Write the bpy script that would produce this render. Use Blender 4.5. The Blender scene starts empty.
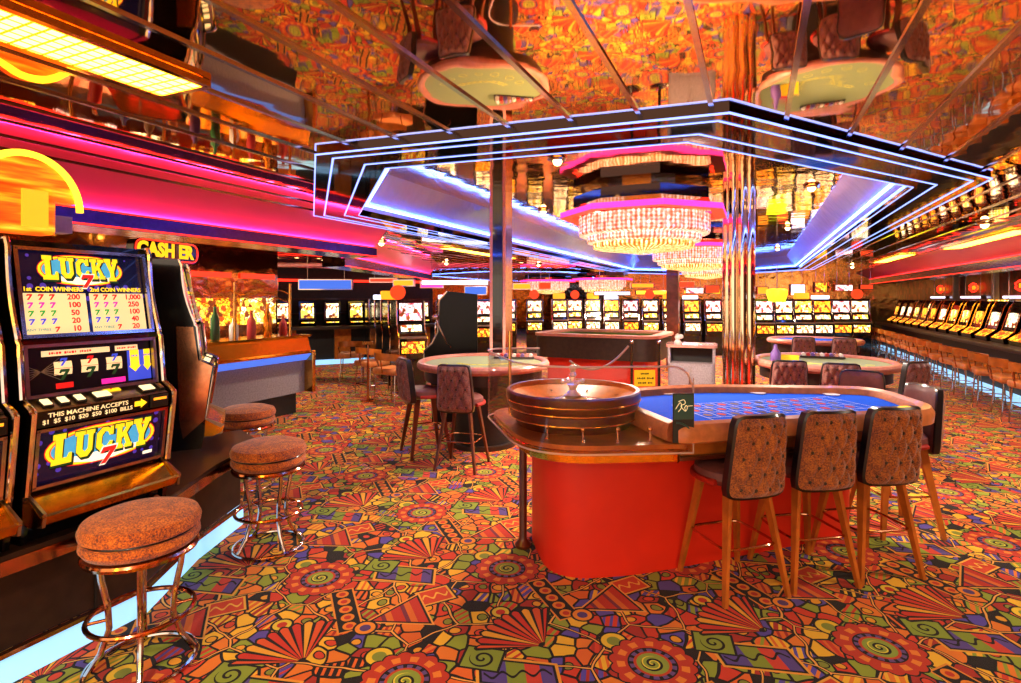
import bpy, bmesh, math, random
from mathutils import Vector, Matrix
random.seed(7)
SC = bpy.context.scene
COL = SC.collection
PI = math.pi
R = math.radians

# ------------------------------------------------------------------ colours
def lin(c):
    if isinstance(c, str):
        c = c.lstrip('#'); c = [int(c[i:i+2], 16)/255 for i in (0, 2, 4)]
    return tuple(x/12.92 if x <= .04045 else ((x+.055)/1.055)**2.4 for x in c[:3]) + (1.0,)

# ------------------------------------------------------------------ node helper
class NT:
    def __init__(s, name):
        s.m = bpy.data.materials.new(name); s.m.use_nodes = True
        s.t = s.m.node_tree; s.t.nodes.clear()
        s.out = s.t.nodes.new('ShaderNodeOutputMaterial')
    def n(s, typ, **kw):
        nd = s.t.nodes.new(typ)
        for k, v in kw.items(): setattr(nd, k, v)
        return nd
    def put(s, sock, v):
        if v is None: return
        if hasattr(v, 'is_output') or isinstance(v, bpy.types.NodeSocket): s.t.links.new(v, sock)
        else:
            try: sock.default_value = v
            except Exception: sock.default_value = tuple(v)[:3]
    def math(s, op, a, b=None, c=None, clamp=False):
        nd = s.n('ShaderNodeMath', operation=op); nd.use_clamp = clamp
        s.put(nd.inputs[0], a); s.put(nd.inputs[1], b); s.put(nd.inputs[2], c)
        return nd.outputs[0]
    def mix(s, f, a, b):
        nd = s.n('ShaderNodeMix', data_type='RGBA')
        s.put(nd.inputs[0], f); s.put(nd.inputs[6], a); s.put(nd.inputs[7], b)
        return nd.outputs[2]
    def sep(s, v):
        nd = s.n('ShaderNodeSeparateXYZ'); s.put(nd.inputs[0], v); return nd.outputs
    def comb(s, x, y, z=0.0):
        nd = s.n('ShaderNodeCombineXYZ')
        s.put(nd.inputs[0], x); s.put(nd.inputs[1], y); s.put(nd.inputs[2], z); return nd.outputs[0]
    def coord(s, which='Object'):
        return s.n('ShaderNodeTexCoord').outputs[which]
    def pos(s):
        return s.n('ShaderNodeNewGeometry').outputs['Position']
    def noise(s, vec, scale, detail=2, rough=.5, out=0):
        nd = s.n('ShaderNodeTexNoise'); s.put(nd.inputs['Vector'], vec)
        nd.inputs['Scale'].default_value = scale; nd.inputs['Detail'].default_value = detail
        nd.inputs['Roughness'].default_value = rough
        return nd.outputs[out]
    def vor(s, vec, scale, feature='F1', rnd=1.0, dims='3D'):
        nd = s.n('ShaderNodeTexVoronoi', feature=feature, voronoi_dimensions=dims)
        s.put(nd.inputs['Vector'], vec); nd.inputs['Scale'].default_value = scale
        nd.inputs['Randomness'].default_value = rnd
        return nd.outputs
    def ramp(s, f, stops, interp='CONSTANT'):
        nd = s.n('ShaderNodeValToRGB'); s.put(nd.inputs[0], f)
        cr = nd.color_ramp; cr.interpolation = interp
        while len(cr.elements) < len(stops): cr.elements.new(.5)
        for e, (p, c) in zip(cr.elements, stops): e.position = p; e.color = c if len(c) == 4 else lin(c)
        return nd.outputs[0]
    def bump(s, h, strength=.3, dist=.01):
        nd = s.n('ShaderNodeBump'); s.put(nd.inputs['Height'], h)
        nd.inputs['Strength'].default_value = strength; nd.inputs['Distance'].default_value = dist
        return nd.outputs[0]
    def bsdf(s, col, rough=.5, metal=0., normal=None, trans=0., ior=1.45, em=None, es=0., coat=0., alpha=None, sheen=0., spec=None):
        b = s.n('ShaderNodeBsdfPrincipled')
        s.put(b.inputs['Base Color'], col); s.put(b.inputs['Roughness'], rough); s.put(b.inputs['Metallic'], metal)
        s.put(b.inputs['Normal'], normal); b.inputs['Transmission Weight'].default_value = trans
        b.inputs['IOR'].default_value = ior; b.inputs['Coat Weight'].default_value = coat
        b.inputs['Sheen Weight'].default_value = sheen
        if spec is not None: b.inputs['Specular IOR Level'].default_value = spec
        if alpha is not None: s.put(b.inputs['Alpha'], alpha)
        if em is not None: s.put(b.inputs['Emission Color'], em); s.put(b.inputs['Emission Strength'], es)
        s.t.links.new(b.outputs[0], s.out.inputs[0]); return s.m

MATS = {}
def simple(name, col, rough=.5, metal=0., es=0., coat=0., var=0., scale=30, **kw):
    if name in MATS: return MATS[name]
    t = NT(name); c = lin(col); cc = c; nrm = None
    if var:
        nz = t.noise(t.coord(), scale, 3)
        dark = tuple(x*(1-var) for x in c[:3])+(1,); lite = tuple(min(1, x*(1+var)) for x in c[:3])+(1,)
        cc = t.ramp(nz, [(.3, dark), (.7, lite)], 'LINEAR')
    if es: m = t.bsdf(cc, rough, metal, em=cc, es=es, coat=coat, **kw)
    else: m = t.bsdf(cc, rough, metal, coat=coat, **kw)
    MATS[name] = m; return m

def M(n): return MATS[n]

# plain materials
simple('black_gloss', '#0b090b', .12, coat=.6, var=.3)
simple('black_satin', '#050404', .3, var=.3, spec=.25)
simple('black_matte', '#15110f', .55, var=.3)
simple('dark_brown', '#2e1d15', .4, var=.35, scale=14)
simple('chrome', '#c9bcb4', .12, 1.0, var=.08)
simple('chrome_bright', '#f4e8e0', .2, .7)
simple('brass', '#d9a458', .16, 1.0, var=.12)
simple('copper_chrome', '#c98d68', .14, 1.0, var=.12)
simple('steel', '#a99a90', .3, 1.0, var=.1)
simple('pink_trim', '#f0a898', .35, .1, var=.1)
simple('white_plastic', '#e8dcc8', .3, var=.05)
simple('red_panel', '#e02a12', .45, var=.07, scale=3)
simple('red_dark', '#a81c10', .5, var=.15)
simple('orange_leather', '#cf7a45', .38, var=.16, scale=22, coat=.2)
simple('pink_leather', '#b9705f', .4, var=.16, scale=22, coat=.2)
simple('wood_orange', '#b8611f', .3, var=.3, scale=9, coat=.4)
simple('wood_red', '#56200d', .3, var=.35, scale=12, coat=.25)
simple('wood_track', '#e07a20', .3, var=.2, scale=12, coat=.4)
simple('wood_gold', '#a8701c', .22, var=.35, scale=10, coat=.5)
simple('felt_blue', '#1c5ce0', .95, var=.08, scale=60, spec=.1)
simple('felt_green', '#66743a', .9, var=.1, scale=60, sheen=.3)
simple('felt_line', '#d8dcf0', .8)
simple('felt_red', '#c03028', .8)
simple('felt_yellow', '#d8d05c', .8)
simple('carpet_grey', '#8a7f86', .8, var=.2, scale=50)
simple('maroon_vinyl', '#6e3b38', .5, var=.15, scale=25)
simple('piping_black', '#120d10', .35, coat=.3)
simple('marble_pink', '#c7887c', .2, var=.25, scale=8, coat=.5)
simple('gold_metal', '#d8962c', .18, 1.0, var=.15)
simple('paper_yellow', '#f0c020', .6, es=.35)
simple('ink', '#3a2408', .7)
simple('paper_cream', '#f2d9a0', .6, es=.65)
simple('logo_teal', '#2e5a55', .35)
simple('logo_dark', '#20282a', .35)
simple('chip_white', '#e8d8d0', .5); simple('chip_red', '#b83030', .5); simple('chip_purple', '#6a4a90', .5)
def emi(name, col, es): return simple(name, col, .5, es=es)
emi('neon_blue', '#8098ff', 2.0)
emi('neon_cove', '#5a84ff', 16.0)
emi('trough_pink', '#ff3a90', 55.0)
emi('trough_red', '#ff4458', 50.0)
emi('neon_pink', '#ff2a9a', 3.0)
emi('neon_red', '#ff2a18', 2.4)
emi('neon_magenta', '#ff2f8c', 2.2)
emi('toe_light', '#8ec4f0', .95)
emi('blue_box', '#4a76e8', .8)
emi('tube_white', '#dfe4ff', 2.5)
emi('tube_yellow', '#ffc828', 2.6)
emi('bulb_warm', '#ffd890', 12.0)
emi('text_yellow', '#ffd020', .9)
emi('text_white', '#fff0d8', 1.1)
emi('text_red', '#d81c18', .6)
emi('text_pink', '#e0249a', .9)
emi('text_green', '#2a9a3a', .7)
emi('text_blue', '#3848c8', .8)
emi('text_teal', '#2a8a8a', .6)
emi('art_yellow', '#f8d820', .75)
emi('art_orange', '#e87018', .7)
emi('art_red', '#d8241c', .7)
emi('art_sky', '#48a8dc', .6)
emi('art_green', '#1f4a24', .3)
emi('art_white', '#fff0d8', .8)
emi('btn_cream', '#ffe8b0', 1.0)
emi('sign_lime', '#e0f820', 1.6)
emi('sign_orange', '#ff9a20', 1.2)
emi('sign_red', '#f0401c', 1.0)
simple('art_black', '#0c0a10', .3)

def m_art_glass():      # dark blue glass with small purple motifs, backlit
    t = NT('glass_night_blue'); v = t.vor(t.coord(), 22, rnd=.35)
    f = t.math('LESS_THAN', v['Distance'], .28)
    c = t.mix(f, lin('#0a0a26'), lin('#4a35a8'))
    MATS['glass_night_blue'] = t.bsdf(c, .15, em=c, es=.6, coat=.5)
m_art_glass()

def m_slot_glass(name, c1, c2, c3, es, scale=15):
    t = NT(name); co = t.coord()
    v = t.vor(co, scale, rnd=.8); e = t.vor(co, scale*1.7, 'DISTANCE_TO_EDGE', .9)
    c = t.ramp(t.sep(v['Color'])[0], [(0, c1), (.42, c2), (.68, c3), (.84, '#6a2a14')])
    c = t.mix(t.math('LESS_THAN', e['Distance'], .07), c, lin('#5a2c10'))
    nz = t.noise(co, 6, 2)
    st = t.math('MULTIPLY', t.math('POWER', nz, 1.5), es*2.2)
    MATS[name] = t.bsdf(c, .2, em=c, es=st)
m_slot_glass('glass_yellow', '#ffd84a', '#fff0b0', '#f09020', 3.4)
m_slot_glass('glass_white', '#fff0cc', '#ffe9a8', '#e8a060', 3.9)
m_slot_glass('glass_orange', '#ff9c18', '#ffc840', '#d83c14', 3.0)
m_slot_glass('glass_pinkish', '#f8c0c8', '#fff0e0', '#d04a68', 3.0)
m_slot_glass('glass_paytable', '#fff0b0', '#f8e8c0', '#c88a48', 1.0, 50)

def m_carpet():
    t = NT('carpet_pattern'); p = t.pos(); s = t.sep(p); X, Y = s[0], s[1]
    wob = t.n('ShaderNodeVectorMath', operation='ADD')
    nz = t.noise(p, 5.5, 1, out=1)
    sc_ = t.n('ShaderNodeVectorMath', operation='SCALE'); t.put(sc_.inputs[0], nz); sc_.inputs['Scale'].default_value = .07
    t.put(wob.inputs[0], p); t.put(wob.inputs[1], sc_.outputs[0])
    pal = [(0, '#d83a1c'), (.14, '#ee7c20'), (.28, '#98a02a'), (.44, '#f8b828'), (.59, '#5c48a0'), (.70, '#b02c1c'), (.80, '#1c1210'), (.88, '#e8681e')]
    BLACK = lin('#120a0a')
    v = t.vor(wob.outputs[0], 10.8, dims='2D', rnd=.95)
    e = t.vor(wob.outputs[0], 10.8, 'DISTANCE_TO_EDGE', .95, '2D')
    cs = t.sep(v['Color'])
    base = t.ramp(cs[0], pal)
    # some cells carry a stripe set or a dot
    lx = t.math('SUBTRACT', t.sep(wob.outputs[0])[0], t.math('DIVIDE', t.sep(v['Position'])[0], 1.0))
    ly = t.math('SUBTRACT', t.sep(wob.outputs[0])[1], t.math('DIVIDE', t.sep(v['Position'])[1], 1.0))
    st = t.math('FRACT', t.math('MULTIPLY', t.math('ADD', X, t.math('MULTIPLY', Y, t.math('SUBTRACT', cs[1], .5))), 26))
    striped = t.math('MULTIPLY', t.math('GREATER_THAN', cs[2], .72), t.math('LESS_THAN', st, .4))
    base = t.mix(striped, base, t.ramp(cs[1], pal[::1]))
    dot = t.math('MULTIPLY', t.math('LESS_THAN', cs[2], .3), t.math('LESS_THAN', v['Distance'], .26))
    base = t.mix(dot, base, t.ramp(cs[1], [(0, '#f0a020'), (.4, '#d84020'), (.75, '#8a8a28')]))
    ring = t.math('MULTIPLY', t.math('LESS_THAN', cs[2], .3), t.math('COMPARE', v['Distance'], .28, .04))
    base = t.mix(ring, base, BLACK)
    base = t.mix(t.math('LESS_THAN', e['Distance'], .07), base, BLACK)
    # yellow thread lines
    v2 = t.vor(wob.outputs[0], 3.1, 'DISTANCE_TO_EDGE', 1, '2D')
    base = t.mix(t.math('LESS_THAN', v2['Distance'], .03), base, BLACK)
    base = t.mix(t.math('LESS_THAN', v2['Distance'], .012), base, lin('#f4a848'))
    TW, TD, TH = .96, .55, 1.08
    def loc(cx, cy, rot=0.0):
        qx = t.math('SUBTRACT', X, cx); qy = t.math('SUBTRACT', Y, cy)
        i = t.math('ROUND', t.math('DIVIDE', qx, TW))
        qx = t.math('SUBTRACT', qx, t.math('MULTIPLY', i, TW))
        qy = t.math('SUBTRACT', qy, t.math('MULTIPLY', i, TD))
        qy = t.math('SUBTRACT', qy, t.math('MULTIPLY', t.math('ROUND', t.math('DIVIDE', qy, TH)), TH))
        if rot:
            c_, s_ = math.cos(rot), math.sin(rot)
            x2 = t.math('ADD', t.math('MULTIPLY', qx, c_), t.math('MULTIPLY', qy, s_))
            y2 = t.math('SUBTRACT', t.math('MULTIPLY', qy, c_), t.math('MULTIPLY', qx, s_))
            qx, qy = x2, y2
        return qx, qy
    def polar(x, y):
        r = t.math('SQRT', t.math('ADD', t.math('MULTIPLY', x, x), t.math('MULTIPLY', y, y)))
        return r, t.math('ARCTAN2', y, x)
    def AND(*a):
        r = a[0]
        for b in a[1:]: r = t.math('MULTIPLY', r, b)
        return r
    LT = lambda a, b: t.math('LESS_THAN', a, b)
    GT = lambda a, b: t.math('GREATER_THAN', a, b)
    def box(x, y, hx, hy): return t.math('MAXIMUM', t.math('SUBTRACT', t.math('ABSOLUTE', x), hx), t.math('SUBTRACT', t.math('ABSOLUTE', y), hy))
    col = base
    # wedge (purple / olive) block
    x, y = loc(-.95, 2.22, .5)
    d = box(x, t.math('ADD', y, t.math('MULTIPLY', x, .25)), .17, .085)
    col = t.mix(LT(d, .014), col, lin('#f0a030')); col = t.mix(LT(d, 0), col, BLACK)
    inner = t.ramp(t.math('ADD', t.math('MULTIPLY', x, 3), .5), [(0, '#5c4488'), (.35, '#8a9428'), (.6, '#d8402a'), (.8, '#5c4488')])
    col = t.mix(LT(d, -.012), col, inner)
    sw = t.math('SUBTRACT', y, t.math('MULTIPLY', t.math('SINE', t.math('MULTIPLY', x, 70)), .018))
    col = t.mix(AND(LT(d, -.02), LT(t.math('ABSOLUTE', sw), .008)), col, BLACK)
    # diamond with a squiggle
    x, y = loc(-1.62, 2.62, .9)
    d = box(x, y, .095, .075)
    col = t.mix(LT(d, .012), col, BLACK); col = t.mix(LT(d, 0), col, lin('#f0a838')); col = t.mix(LT(d, -.012), col, lin('#d8401c'))
    sw = t.math('SUBTRACT', y, t.math('MULTIPLY', t.math('SINE', t.math('MULTIPLY', x, 90)), .02))
    col = t.mix(AND(LT(d, -.02), LT(t.math('ABSOLUTE', sw), .009)), col, lin('#f4b040'))
    # olive square with a curl
    x, y = loc(-2.1, 2.78, .2)
    d = box(x, y, .085, .07); r, a = polar(x, y)
    col = t.mix(LT(d, .012), col, BLACK); col = t.mix(LT(d, 0), col, lin('#8e9a2c'))
    sp = t.math('FRACT', t.math('ADD', t.math('MULTIPLY', r, 26), t.math('DIVIDE', a, 2*PI)))
    col = t.mix(AND(LT(r, .06), LT(sp, .33)), col, BLACK)
    # big triangle outline with red inside
    x, y = loc(-.72, 2.95, 2.4)
    d = t.math('MAXIMUM', t.math('SUBTRACT', t.math('ADD', t.math('MULTIPLY', t.math('ABSOLUTE', x), .9), t.math('MULTIPLY', y, .45)), .075), t.math('SUBTRACT', t.math('MULTIPLY', y, -1), .11))
    col = t.mix(LT(d, .016), col, lin('#f4a040')); col = t.mix(LT(d, .006), col, BLACK)
    col = t.mix(LT(d, -.006), col, t.ramp(t.math('FRACT', t.math('MULTIPLY', y, 9)), [(0, '#c8301c'), (.5, '#e06a20'), (.8, '#7a2a40')]))
    # chain of ovals on black
    x, y = loc(-1.02, 2.86, -.75)
    d = box(x, y, .2, .055)
    col = t.mix(LT(d, .01), col, lin('#e88a28')); col = t.mix(LT(d, 0), col, BLACK)
    fx = t.math('SUBTRACT', t.math('FRACT', t.math('DIVIDE', t.math('ADD', x, .2), .08)), .5)
    rr, _ = polar(t.math('MULTIPLY', fx, .08), y)
    col = t.mix(AND(LT(d, 0), LT(rr, .034)), col, lin('#e8821e')); col = t.mix(AND(LT(d, 0), LT(rr, .018)), col, lin('#c8301c'))
    # two loose rings
    for (cx, cy, ra, c1, c2) in ((-.62, 2.62, .06, '#f2c22a', '#8a9030'), (-1.78, 3.3, .05, '#f08a20', '#5a3a70'), (-1.22, 2.62, .045, '#e8c030', '#c83018')):
        x, y = loc(cx, cy); r, a = polar(x, y)
        col = t.mix(LT(r, ra+.012), col, BLACK); col = t.mix(LT(r, ra), col, lin(c1)); col = t.mix(LT(r, ra*.55), col, lin(c2))
    # shell fan
    x, y = loc(.05, 3.0, 2.75); r, a = polar(x, y)
    fr = t.math('FRACT', t.math('MULTIPLY', a, 5.2))
    scal = t.math('ADD', .29, t.math('MULTIPLY', t.math('ABSOLUTE', t.math('SINE', t.math('MULTIPLY', a, 5.2*PI))), .03))
    inside = AND(LT(r, scal), LT(t.math('ABSOLUTE', a), .86), GT(r, .03))
    inside2 = AND(LT(r, t.math('ADD', scal, .015)), LT(t.math('ABSOLUTE', a), .92))
    idx = t.math('FRACT', t.math('MULTIPLY', t.math('FLOOR', t.math('MULTIPLY', a, 5.2)), .381))
    fc = t.ramp(idx, [(0, '#d0301a'), (.35, '#e0521c'), (.7, '#f0a428')])
    fc = t.mix(t.math('LESS_THAN', t.math('ABSOLUTE', t.math('SUBTRACT', fr, .5)), .34), BLACK, fc)
    col = t.mix(inside2, col, BLACK); col = t.mix(inside, col, fc)
    # rosette with a beaded rim
    x, y = loc(-1.38, 3.06); r, a = polar(x, y)
    wavy = t.math('ADD', r, t.math('MULTIPLY', t.math('ABSOLUTE', t.math('SINE', t.math('MULTIPLY', a, 8))), -.018))
    col = t.mix(LT(wavy, .185), col, BLACK)
    col = t.mix(LT(wavy, .176), col, lin('#c8361c'))
    bead = t.math('MULTIPLY', t.math('SINE', t.math('MULTIPLY', a, 11)), 1)
    col = t.mix(AND(GT(bead, .1), t.math('COMPARE', r, .143, .018)), col, lin('#f08428'))
    col = t.mix(LT(r, .112), col, BLACK)
    col = t.mix(AND(LT(r, .105), GT(t.math('SINE', t.math('MULTIPLY', a, 14)), -.3)), col, lin('#6a4a80'))
    col = t.mix(LT(r, .085), col, lin('#c8401c'))
    col = t.mix(LT(r, .072), col, lin('#94a034'))
    sp = t.math('FRACT', t.math('ADD', t.math('MULTIPLY', r, 30), t.math('DIVIDE', a, 2*PI)))
    col = t.mix(AND(LT(r, .052), LT(sp, .36)), col, BLACK)
    col = t.mix(AND(LT(r, .052), GT(sp, .8)), col, lin('#f0d840'))
    pile = t.noise(p, 420, 2)
    col = t.mix(t.math('MULTIPLY', pile, .25), col, lin('#2a1410'))
    MATS['carpet_pattern'] = t.bsdf(col, .95, normal=t.bump(pile, .35, .004), spec=.15, sheen=.1)
m_carpet()

def m_mirror(name, col, rough, wave, scale, strength, seam=None):
    t = NT(name); p = t.pos()
    nz = t.noise(p, scale, 2)
    h = t.math('ADD', nz, t.math('MULTIPLY', t.noise(p, scale*6, 1), .045))
    c = lin(col)
    if seam:
        s = t.sep(p)
        fr = t.math('FRACT', t.math('DIVIDE', t.math('SUBTRACT', s[seam[0]], seam[2]), seam[1]))
        c = t.mix(t.math('LESS_THAN', fr, .012), c, lin('#3a2018'))
    MATS[name] = t.bsdf(c, rough, 1.0, normal=t.bump(h, strength, wave))
m_mirror('ceiling_mirror', '#fad29a', .03, .05, 1.5, .085)
m_mirror('recess_mirror', '#f8c07a', .06, .05, 2.0, .12, (1, .62, 0))
m_mirror('black_mirror', '#3a3238', .05, .01, 3, .1)
def m_semi(name, col, rough, metal, scale, strength):
    t = NT(name); p = t.pos(); MATS[name] = t.bsdf(lin(col), rough, metal, normal=t.bump(t.noise(p, scale, 2), strength, .05))
m_semi('cove_silver', '#b4ccff', .22, .4, 4, .35)
m_semi('soffit_pink', '#ff6a9c', .3, .15, 3, .15)
m_mirror('wall_gold', '#d89850', .12, .05, 3, .3)
m_mirror('column_chrome', '#e0c8a8', .06, .01, 4, .15)

def m_speckle(name, a, b, c):
    t = NT(name); co = t.coord()
    n1 = t.noise(co, 130, 3, .7); n2 = t.noise(co, 18, 2)
    f = t.math('ADD', t.math('MULTIPLY', n1, .75), t.math('MULTIPLY', n2, .25))
    cc = t.ramp(f, [(.38, lin(a)), (.5, lin(b)), (.62, lin(c))], 'LINEAR')
    MATS[name] = t.bsdf(cc, .85, normal=t.bump(n1, .4, .003), sheen=.3)
m_speckle('tweed_seat', '#5a3034', '#cc6220', '#f08c30')
m_speckle('tweed_brown', '#4c2c26', '#98522a', '#c87830')
m_speckle('tweed_maroon_lit', '#4a2c30', '#7c4840', '#9a6050')  # chair tweed with the maroon cast of the lighting put into its colour

def m_crystal():
    t = NT('crystal_glow'); co = t.coord('Object'); s = t.sep(co)
    ang = t.math('ARCTAN2', s[1], s[0])
    st = t.math('SINE', t.math('MULTIPLY', ang, 90))
    row = t.math('SINE', t.math('MULTIPLY', s[2], 160))
    sp = t.noise(co, 24, 2)
    f = t.math('ADD', t.math('ADD', t.math('MULTIPLY', st, .16), t.math('MULTIPLY', row, .08)), sp)
    c = t.ramp(f, [(.2, lin('#d8804c')), (.5, lin('#f8b890')), (.8, lin('#fff4e4'))], 'LINEAR')
    MATS['crystal_glow'] = t.bsdf(c, .2, em=c, es=t.math('MULTIPLY', f, 1.3))
    t = NT('crystal_warm'); co = t.coord('Object'); s = t.sep(co)
    ang = t.math('ARCTAN2', s[1], s[0])
    st = t.math('SINE', t.math('MULTIPLY', ang, 70))
    sp = t.noise(co, 26, 2)
    f = t.math('ADD', t.math('MULTIPLY', st, .2), sp)
    c = t.ramp(f, [(.2, lin('#d07018')), (.5, lin('#ffb040')), (.75, lin('#fff0b0'))], 'LINEAR')
    MATS['crystal_warm'] = t.bsdf(c, .2, em=c, es=t.math('MULTIPLY', f, 1.7))
m_crystal()

def m_panel_light():
    t = NT('louvre_light'); p = t.pos(); s = t.sep(p)
    fx = t.math('FRACT', t.math('DIVIDE', s[0], .045)); fy = t.math('FRACT', t.math('DIVIDE', s[1], .045))
    g = t.math('MINIMUM', t.math('GREATER_THAN', fx, .2), t.math('GREATER_THAN', fy, .2))
    c = t.mix(g, lin('#e8a010'), lin('#ffc838'))
    MATS['louvre_light'] = t.bsdf(c, .4, em=c, es=t.math('ADD', 1.2, t.math('MULTIPLY', g, 14.0)))
m_panel_light()

def m_acrylic():
    t = NT('clear_acrylic')
    g = t.n('ShaderNodeBsdfGlossy'); g.inputs['Roughness'].default_value = .03
    tr = t.n('ShaderNodeBsdfTransparent'); tr.inputs[0].default_value = (.97, .93, .93, 1)
    fr = t.n('ShaderNodeLayerWeight'); fr.inputs[0].default_value = .5
    mx = t.n('ShaderNodeMixShader')
    t.put(mx.inputs[0], t.math('ADD', t.math('MULTIPLY', t.math('POWER', fr.outputs[1], 4.0), .4), .02)); t.t.links.new(tr.outputs[0], mx.inputs[1]); t.t.links.new(g.outputs[0], mx.inputs[2])
    t.t.links.new(mx.outputs[0], t.out.inputs[0]); MATS['clear_acrylic'] = t.m
    t = NT('acrylic_edge')
    MATS['acrylic_edge'] = t.bsdf(lin('#e8c0b0'), .2, alpha=.85, coat=.5)
m_acrylic()

def m_wall_pattern():
    t = NT('wall_red_pattern'); p = t.pos()
    v = t.vor(p, 5, rnd=.8)
    c = t.ramp(t.sep(v['Color'])[0], [(0, '#5a1614'), (.35, '#7c1e18'), (.6, '#3a1418'), (.8, '#8a3a20')])
    MATS['wall_red_pattern'] = t.bsdf(c, .35, coat=.3)
m_wall_pattern()

# ------------------------------------------------------------------ mesh builder
class MB:
    def __init__(s): s.v = []; s.f = []; s.mi = []; s.mats = []
    def mat(s, m):
        if isinstance(m, str): m = MATS[m]
        if m not in s.mats: s.mats.append(m)
        return s.mats.index(m)
    def add(s, vs, fs, m, T=None):
        b = len(s.v); k = s.mat(m)
        for v in vs: s.v.append(tuple(T @ Vector(v)) if T else tuple(v))
        for f in fs: s.f.append([b+i for i in f]); s.mi.append(k)
        return s
    def box(s, c, d, m, rz=0, T=None, bev=0):
        x, y, z = d[0]/2, d[1]/2, d[2]/2
        Tm = Matrix.Translation(c) @ Matrix.Rotation(rz, 4, 'Z')
        if T: Tm = T @ Tm
        if not bev:
            vs = [(i*x, j*y, k*z) for k in (-1, 1) for j in (-1, 1) for i in (-1, 1)]
            fs = [(0, 2, 3, 1), (4, 5, 7, 6), (0, 1, 5, 4), (2, 6, 7, 3), (0, 4, 6, 2), (1, 3, 7, 5)]
            return s.add(vs, fs, m, Tm)
        bm = bmesh.new(); bmesh.ops.create_cube(bm, size=1)
        for v in bm.verts: v.co = Vector((v.co.x*d[0], v.co.y*d[1], v.co.z*d[2]))
        bmesh.ops.bevel(bm, geom=list(bm.edges), offset=bev, segments=3, affect='EDGES', profile=.5)
        bm.verts.index_update()
        vs = [v.co.copy() for v in bm.verts]; fs = [[v.index for v in f.verts] for f in bm.faces]; bm.free()
        return s.add(vs, fs, m, Tm)
    def b2(s, lo, hi, m, bev=0, T=None):
        c = [(a+b)/2 for a, b in zip(lo, hi)]; d = [abs(b-a) for a, b in zip(lo, hi)]
        return s.box(c, d, m, bev=bev, T=T)
    def cyl(s, p, q, r, m, r2=None, n=12, cap=True, T=None):
        p, q = Vector(p), Vector(q); r2 = r if r2 is None else r2
        d = (q-p).normalized(); a = d.orthogonal().normalized(); b = d.cross(a)
        vs = []; fs = []
        for (c, rr) in ((p, r), (q, r2)):
            for i in range(n):
                t = 2*PI*i/n; vs.append(c + a*math.cos(t)*rr + b*math.sin(t)*rr)
        for i in range(n): fs.append((i, (i+1) % n, n+(i+1) % n, n+i))
        if cap: fs.append(tuple(range(n))[::-1]); fs.append(tuple(range(n, 2*n)))
        return s.add(vs, fs, m, T)
    def lathe(s, prof, m, n=32, c=(0, 0, 0), T=None, close=False):
        vs = []; fs = []
        for (r, z) in prof:
            for i in range(n):
                t = 2*PI*i/n; vs.append((c[0]+r*math.cos(t), c[1]+r*math.sin(t), c[2]+z))
        for k in range(len(prof)-1):
            for i in range(n):
                fs.append((k*n+i, k*n+(i+1) % n, (k+1)*n+(i+1) % n, (k+1)*n+i))
        if close:
            fs.append(tuple(range(n))[::-1]); L = (len(prof)-1)*n; fs.append(tuple(range(L, L+n)))
        return s.add(vs, fs, m, T)
    def tube(s, pts, r, m, n=8, closed=False, T=None, rs=None):
        pts = [Vector(p) for p in pts]; N = len(pts); vs = []; fs = []
        prev = None
        for i, p in enumerate(pts):
            if closed: d = pts[(i+1) % N]-pts[i-1]
            else: d = pts[min(i+1, N-1)]-pts[max(i-1, 0)]
            d.normalize()
            if prev is None: a = d.orthogonal().normalized()
            else: a = (prev - d*prev.dot(d)).normalized()
            prev = a; b = d.cross(a); rr = rs[i] if rs else r
            for k in range(n):
                t = 2*PI*k/n; vs.append(p+a*math.cos(t)*rr+b*math.sin(t)*rr)
        L = N if closed else N-1
        for i in range(L):
            for k in range(n):
                j = (i+1) % N
                fs.append((i*n+k, i*n+(k+1) % n, j*n+(k+1) % n, j*n+k))
        if not closed: fs.append(tuple(range(n))[::-1]); fs.append(tuple(range((N-1)*n, N*n)))
        return s.add(vs, fs, m, T)
    def ring(s, c, r, rr, m, n=40, k=8, T=None):
        return s.tube([(c[0]+r*math.cos(2*PI*i/n), c[1]+r*math.sin(2*PI*i/n), c[2]) for i in range(n)], rr, m, k, True, T)
    def prism(s, poly, z0, z1, m, T=None):
        n = len(poly); vs = [(x, y, z0) for x, y in poly]+[(x, y, z1) for x, y in poly]
        fs = [tuple(range(n))[::-1], tuple(range(n, 2*n))]+[(i, (i+1) % n, n+(i+1) % n, n+i) for i in range(n)]
        return s.add(vs, fs, m, T)
    def profx(s, poly, y0, y1, m, T=None):        # silhouette in (x,z), pushed along y
        n = len(poly); vs = [(x, y0, z) for x, z in poly]+[(x, y1, z) for x, z in poly]
        fs = [tuple(range(n)), tuple(range(n, 2*n))[::-1]]+[(i, n+i, n+(i+1) % n, (i+1) % n) for i in range(n)]
        return s.add(vs, fs, m, T)
    def quad(s, a, b, c, d, m, T=None): return s.add([a, b, c, d], [(0, 1, 2, 3)], m, T)
    def ball(s, c, r, m, n=14, k=8, T=None, sz=1):
        prof = [(max(r*math.sin(PI*i/k), 1e-4), -r*sz*math.cos(PI*i/k)) for i in range(k+1)]
        return s.lathe(prof, m, n, c, T)
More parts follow.
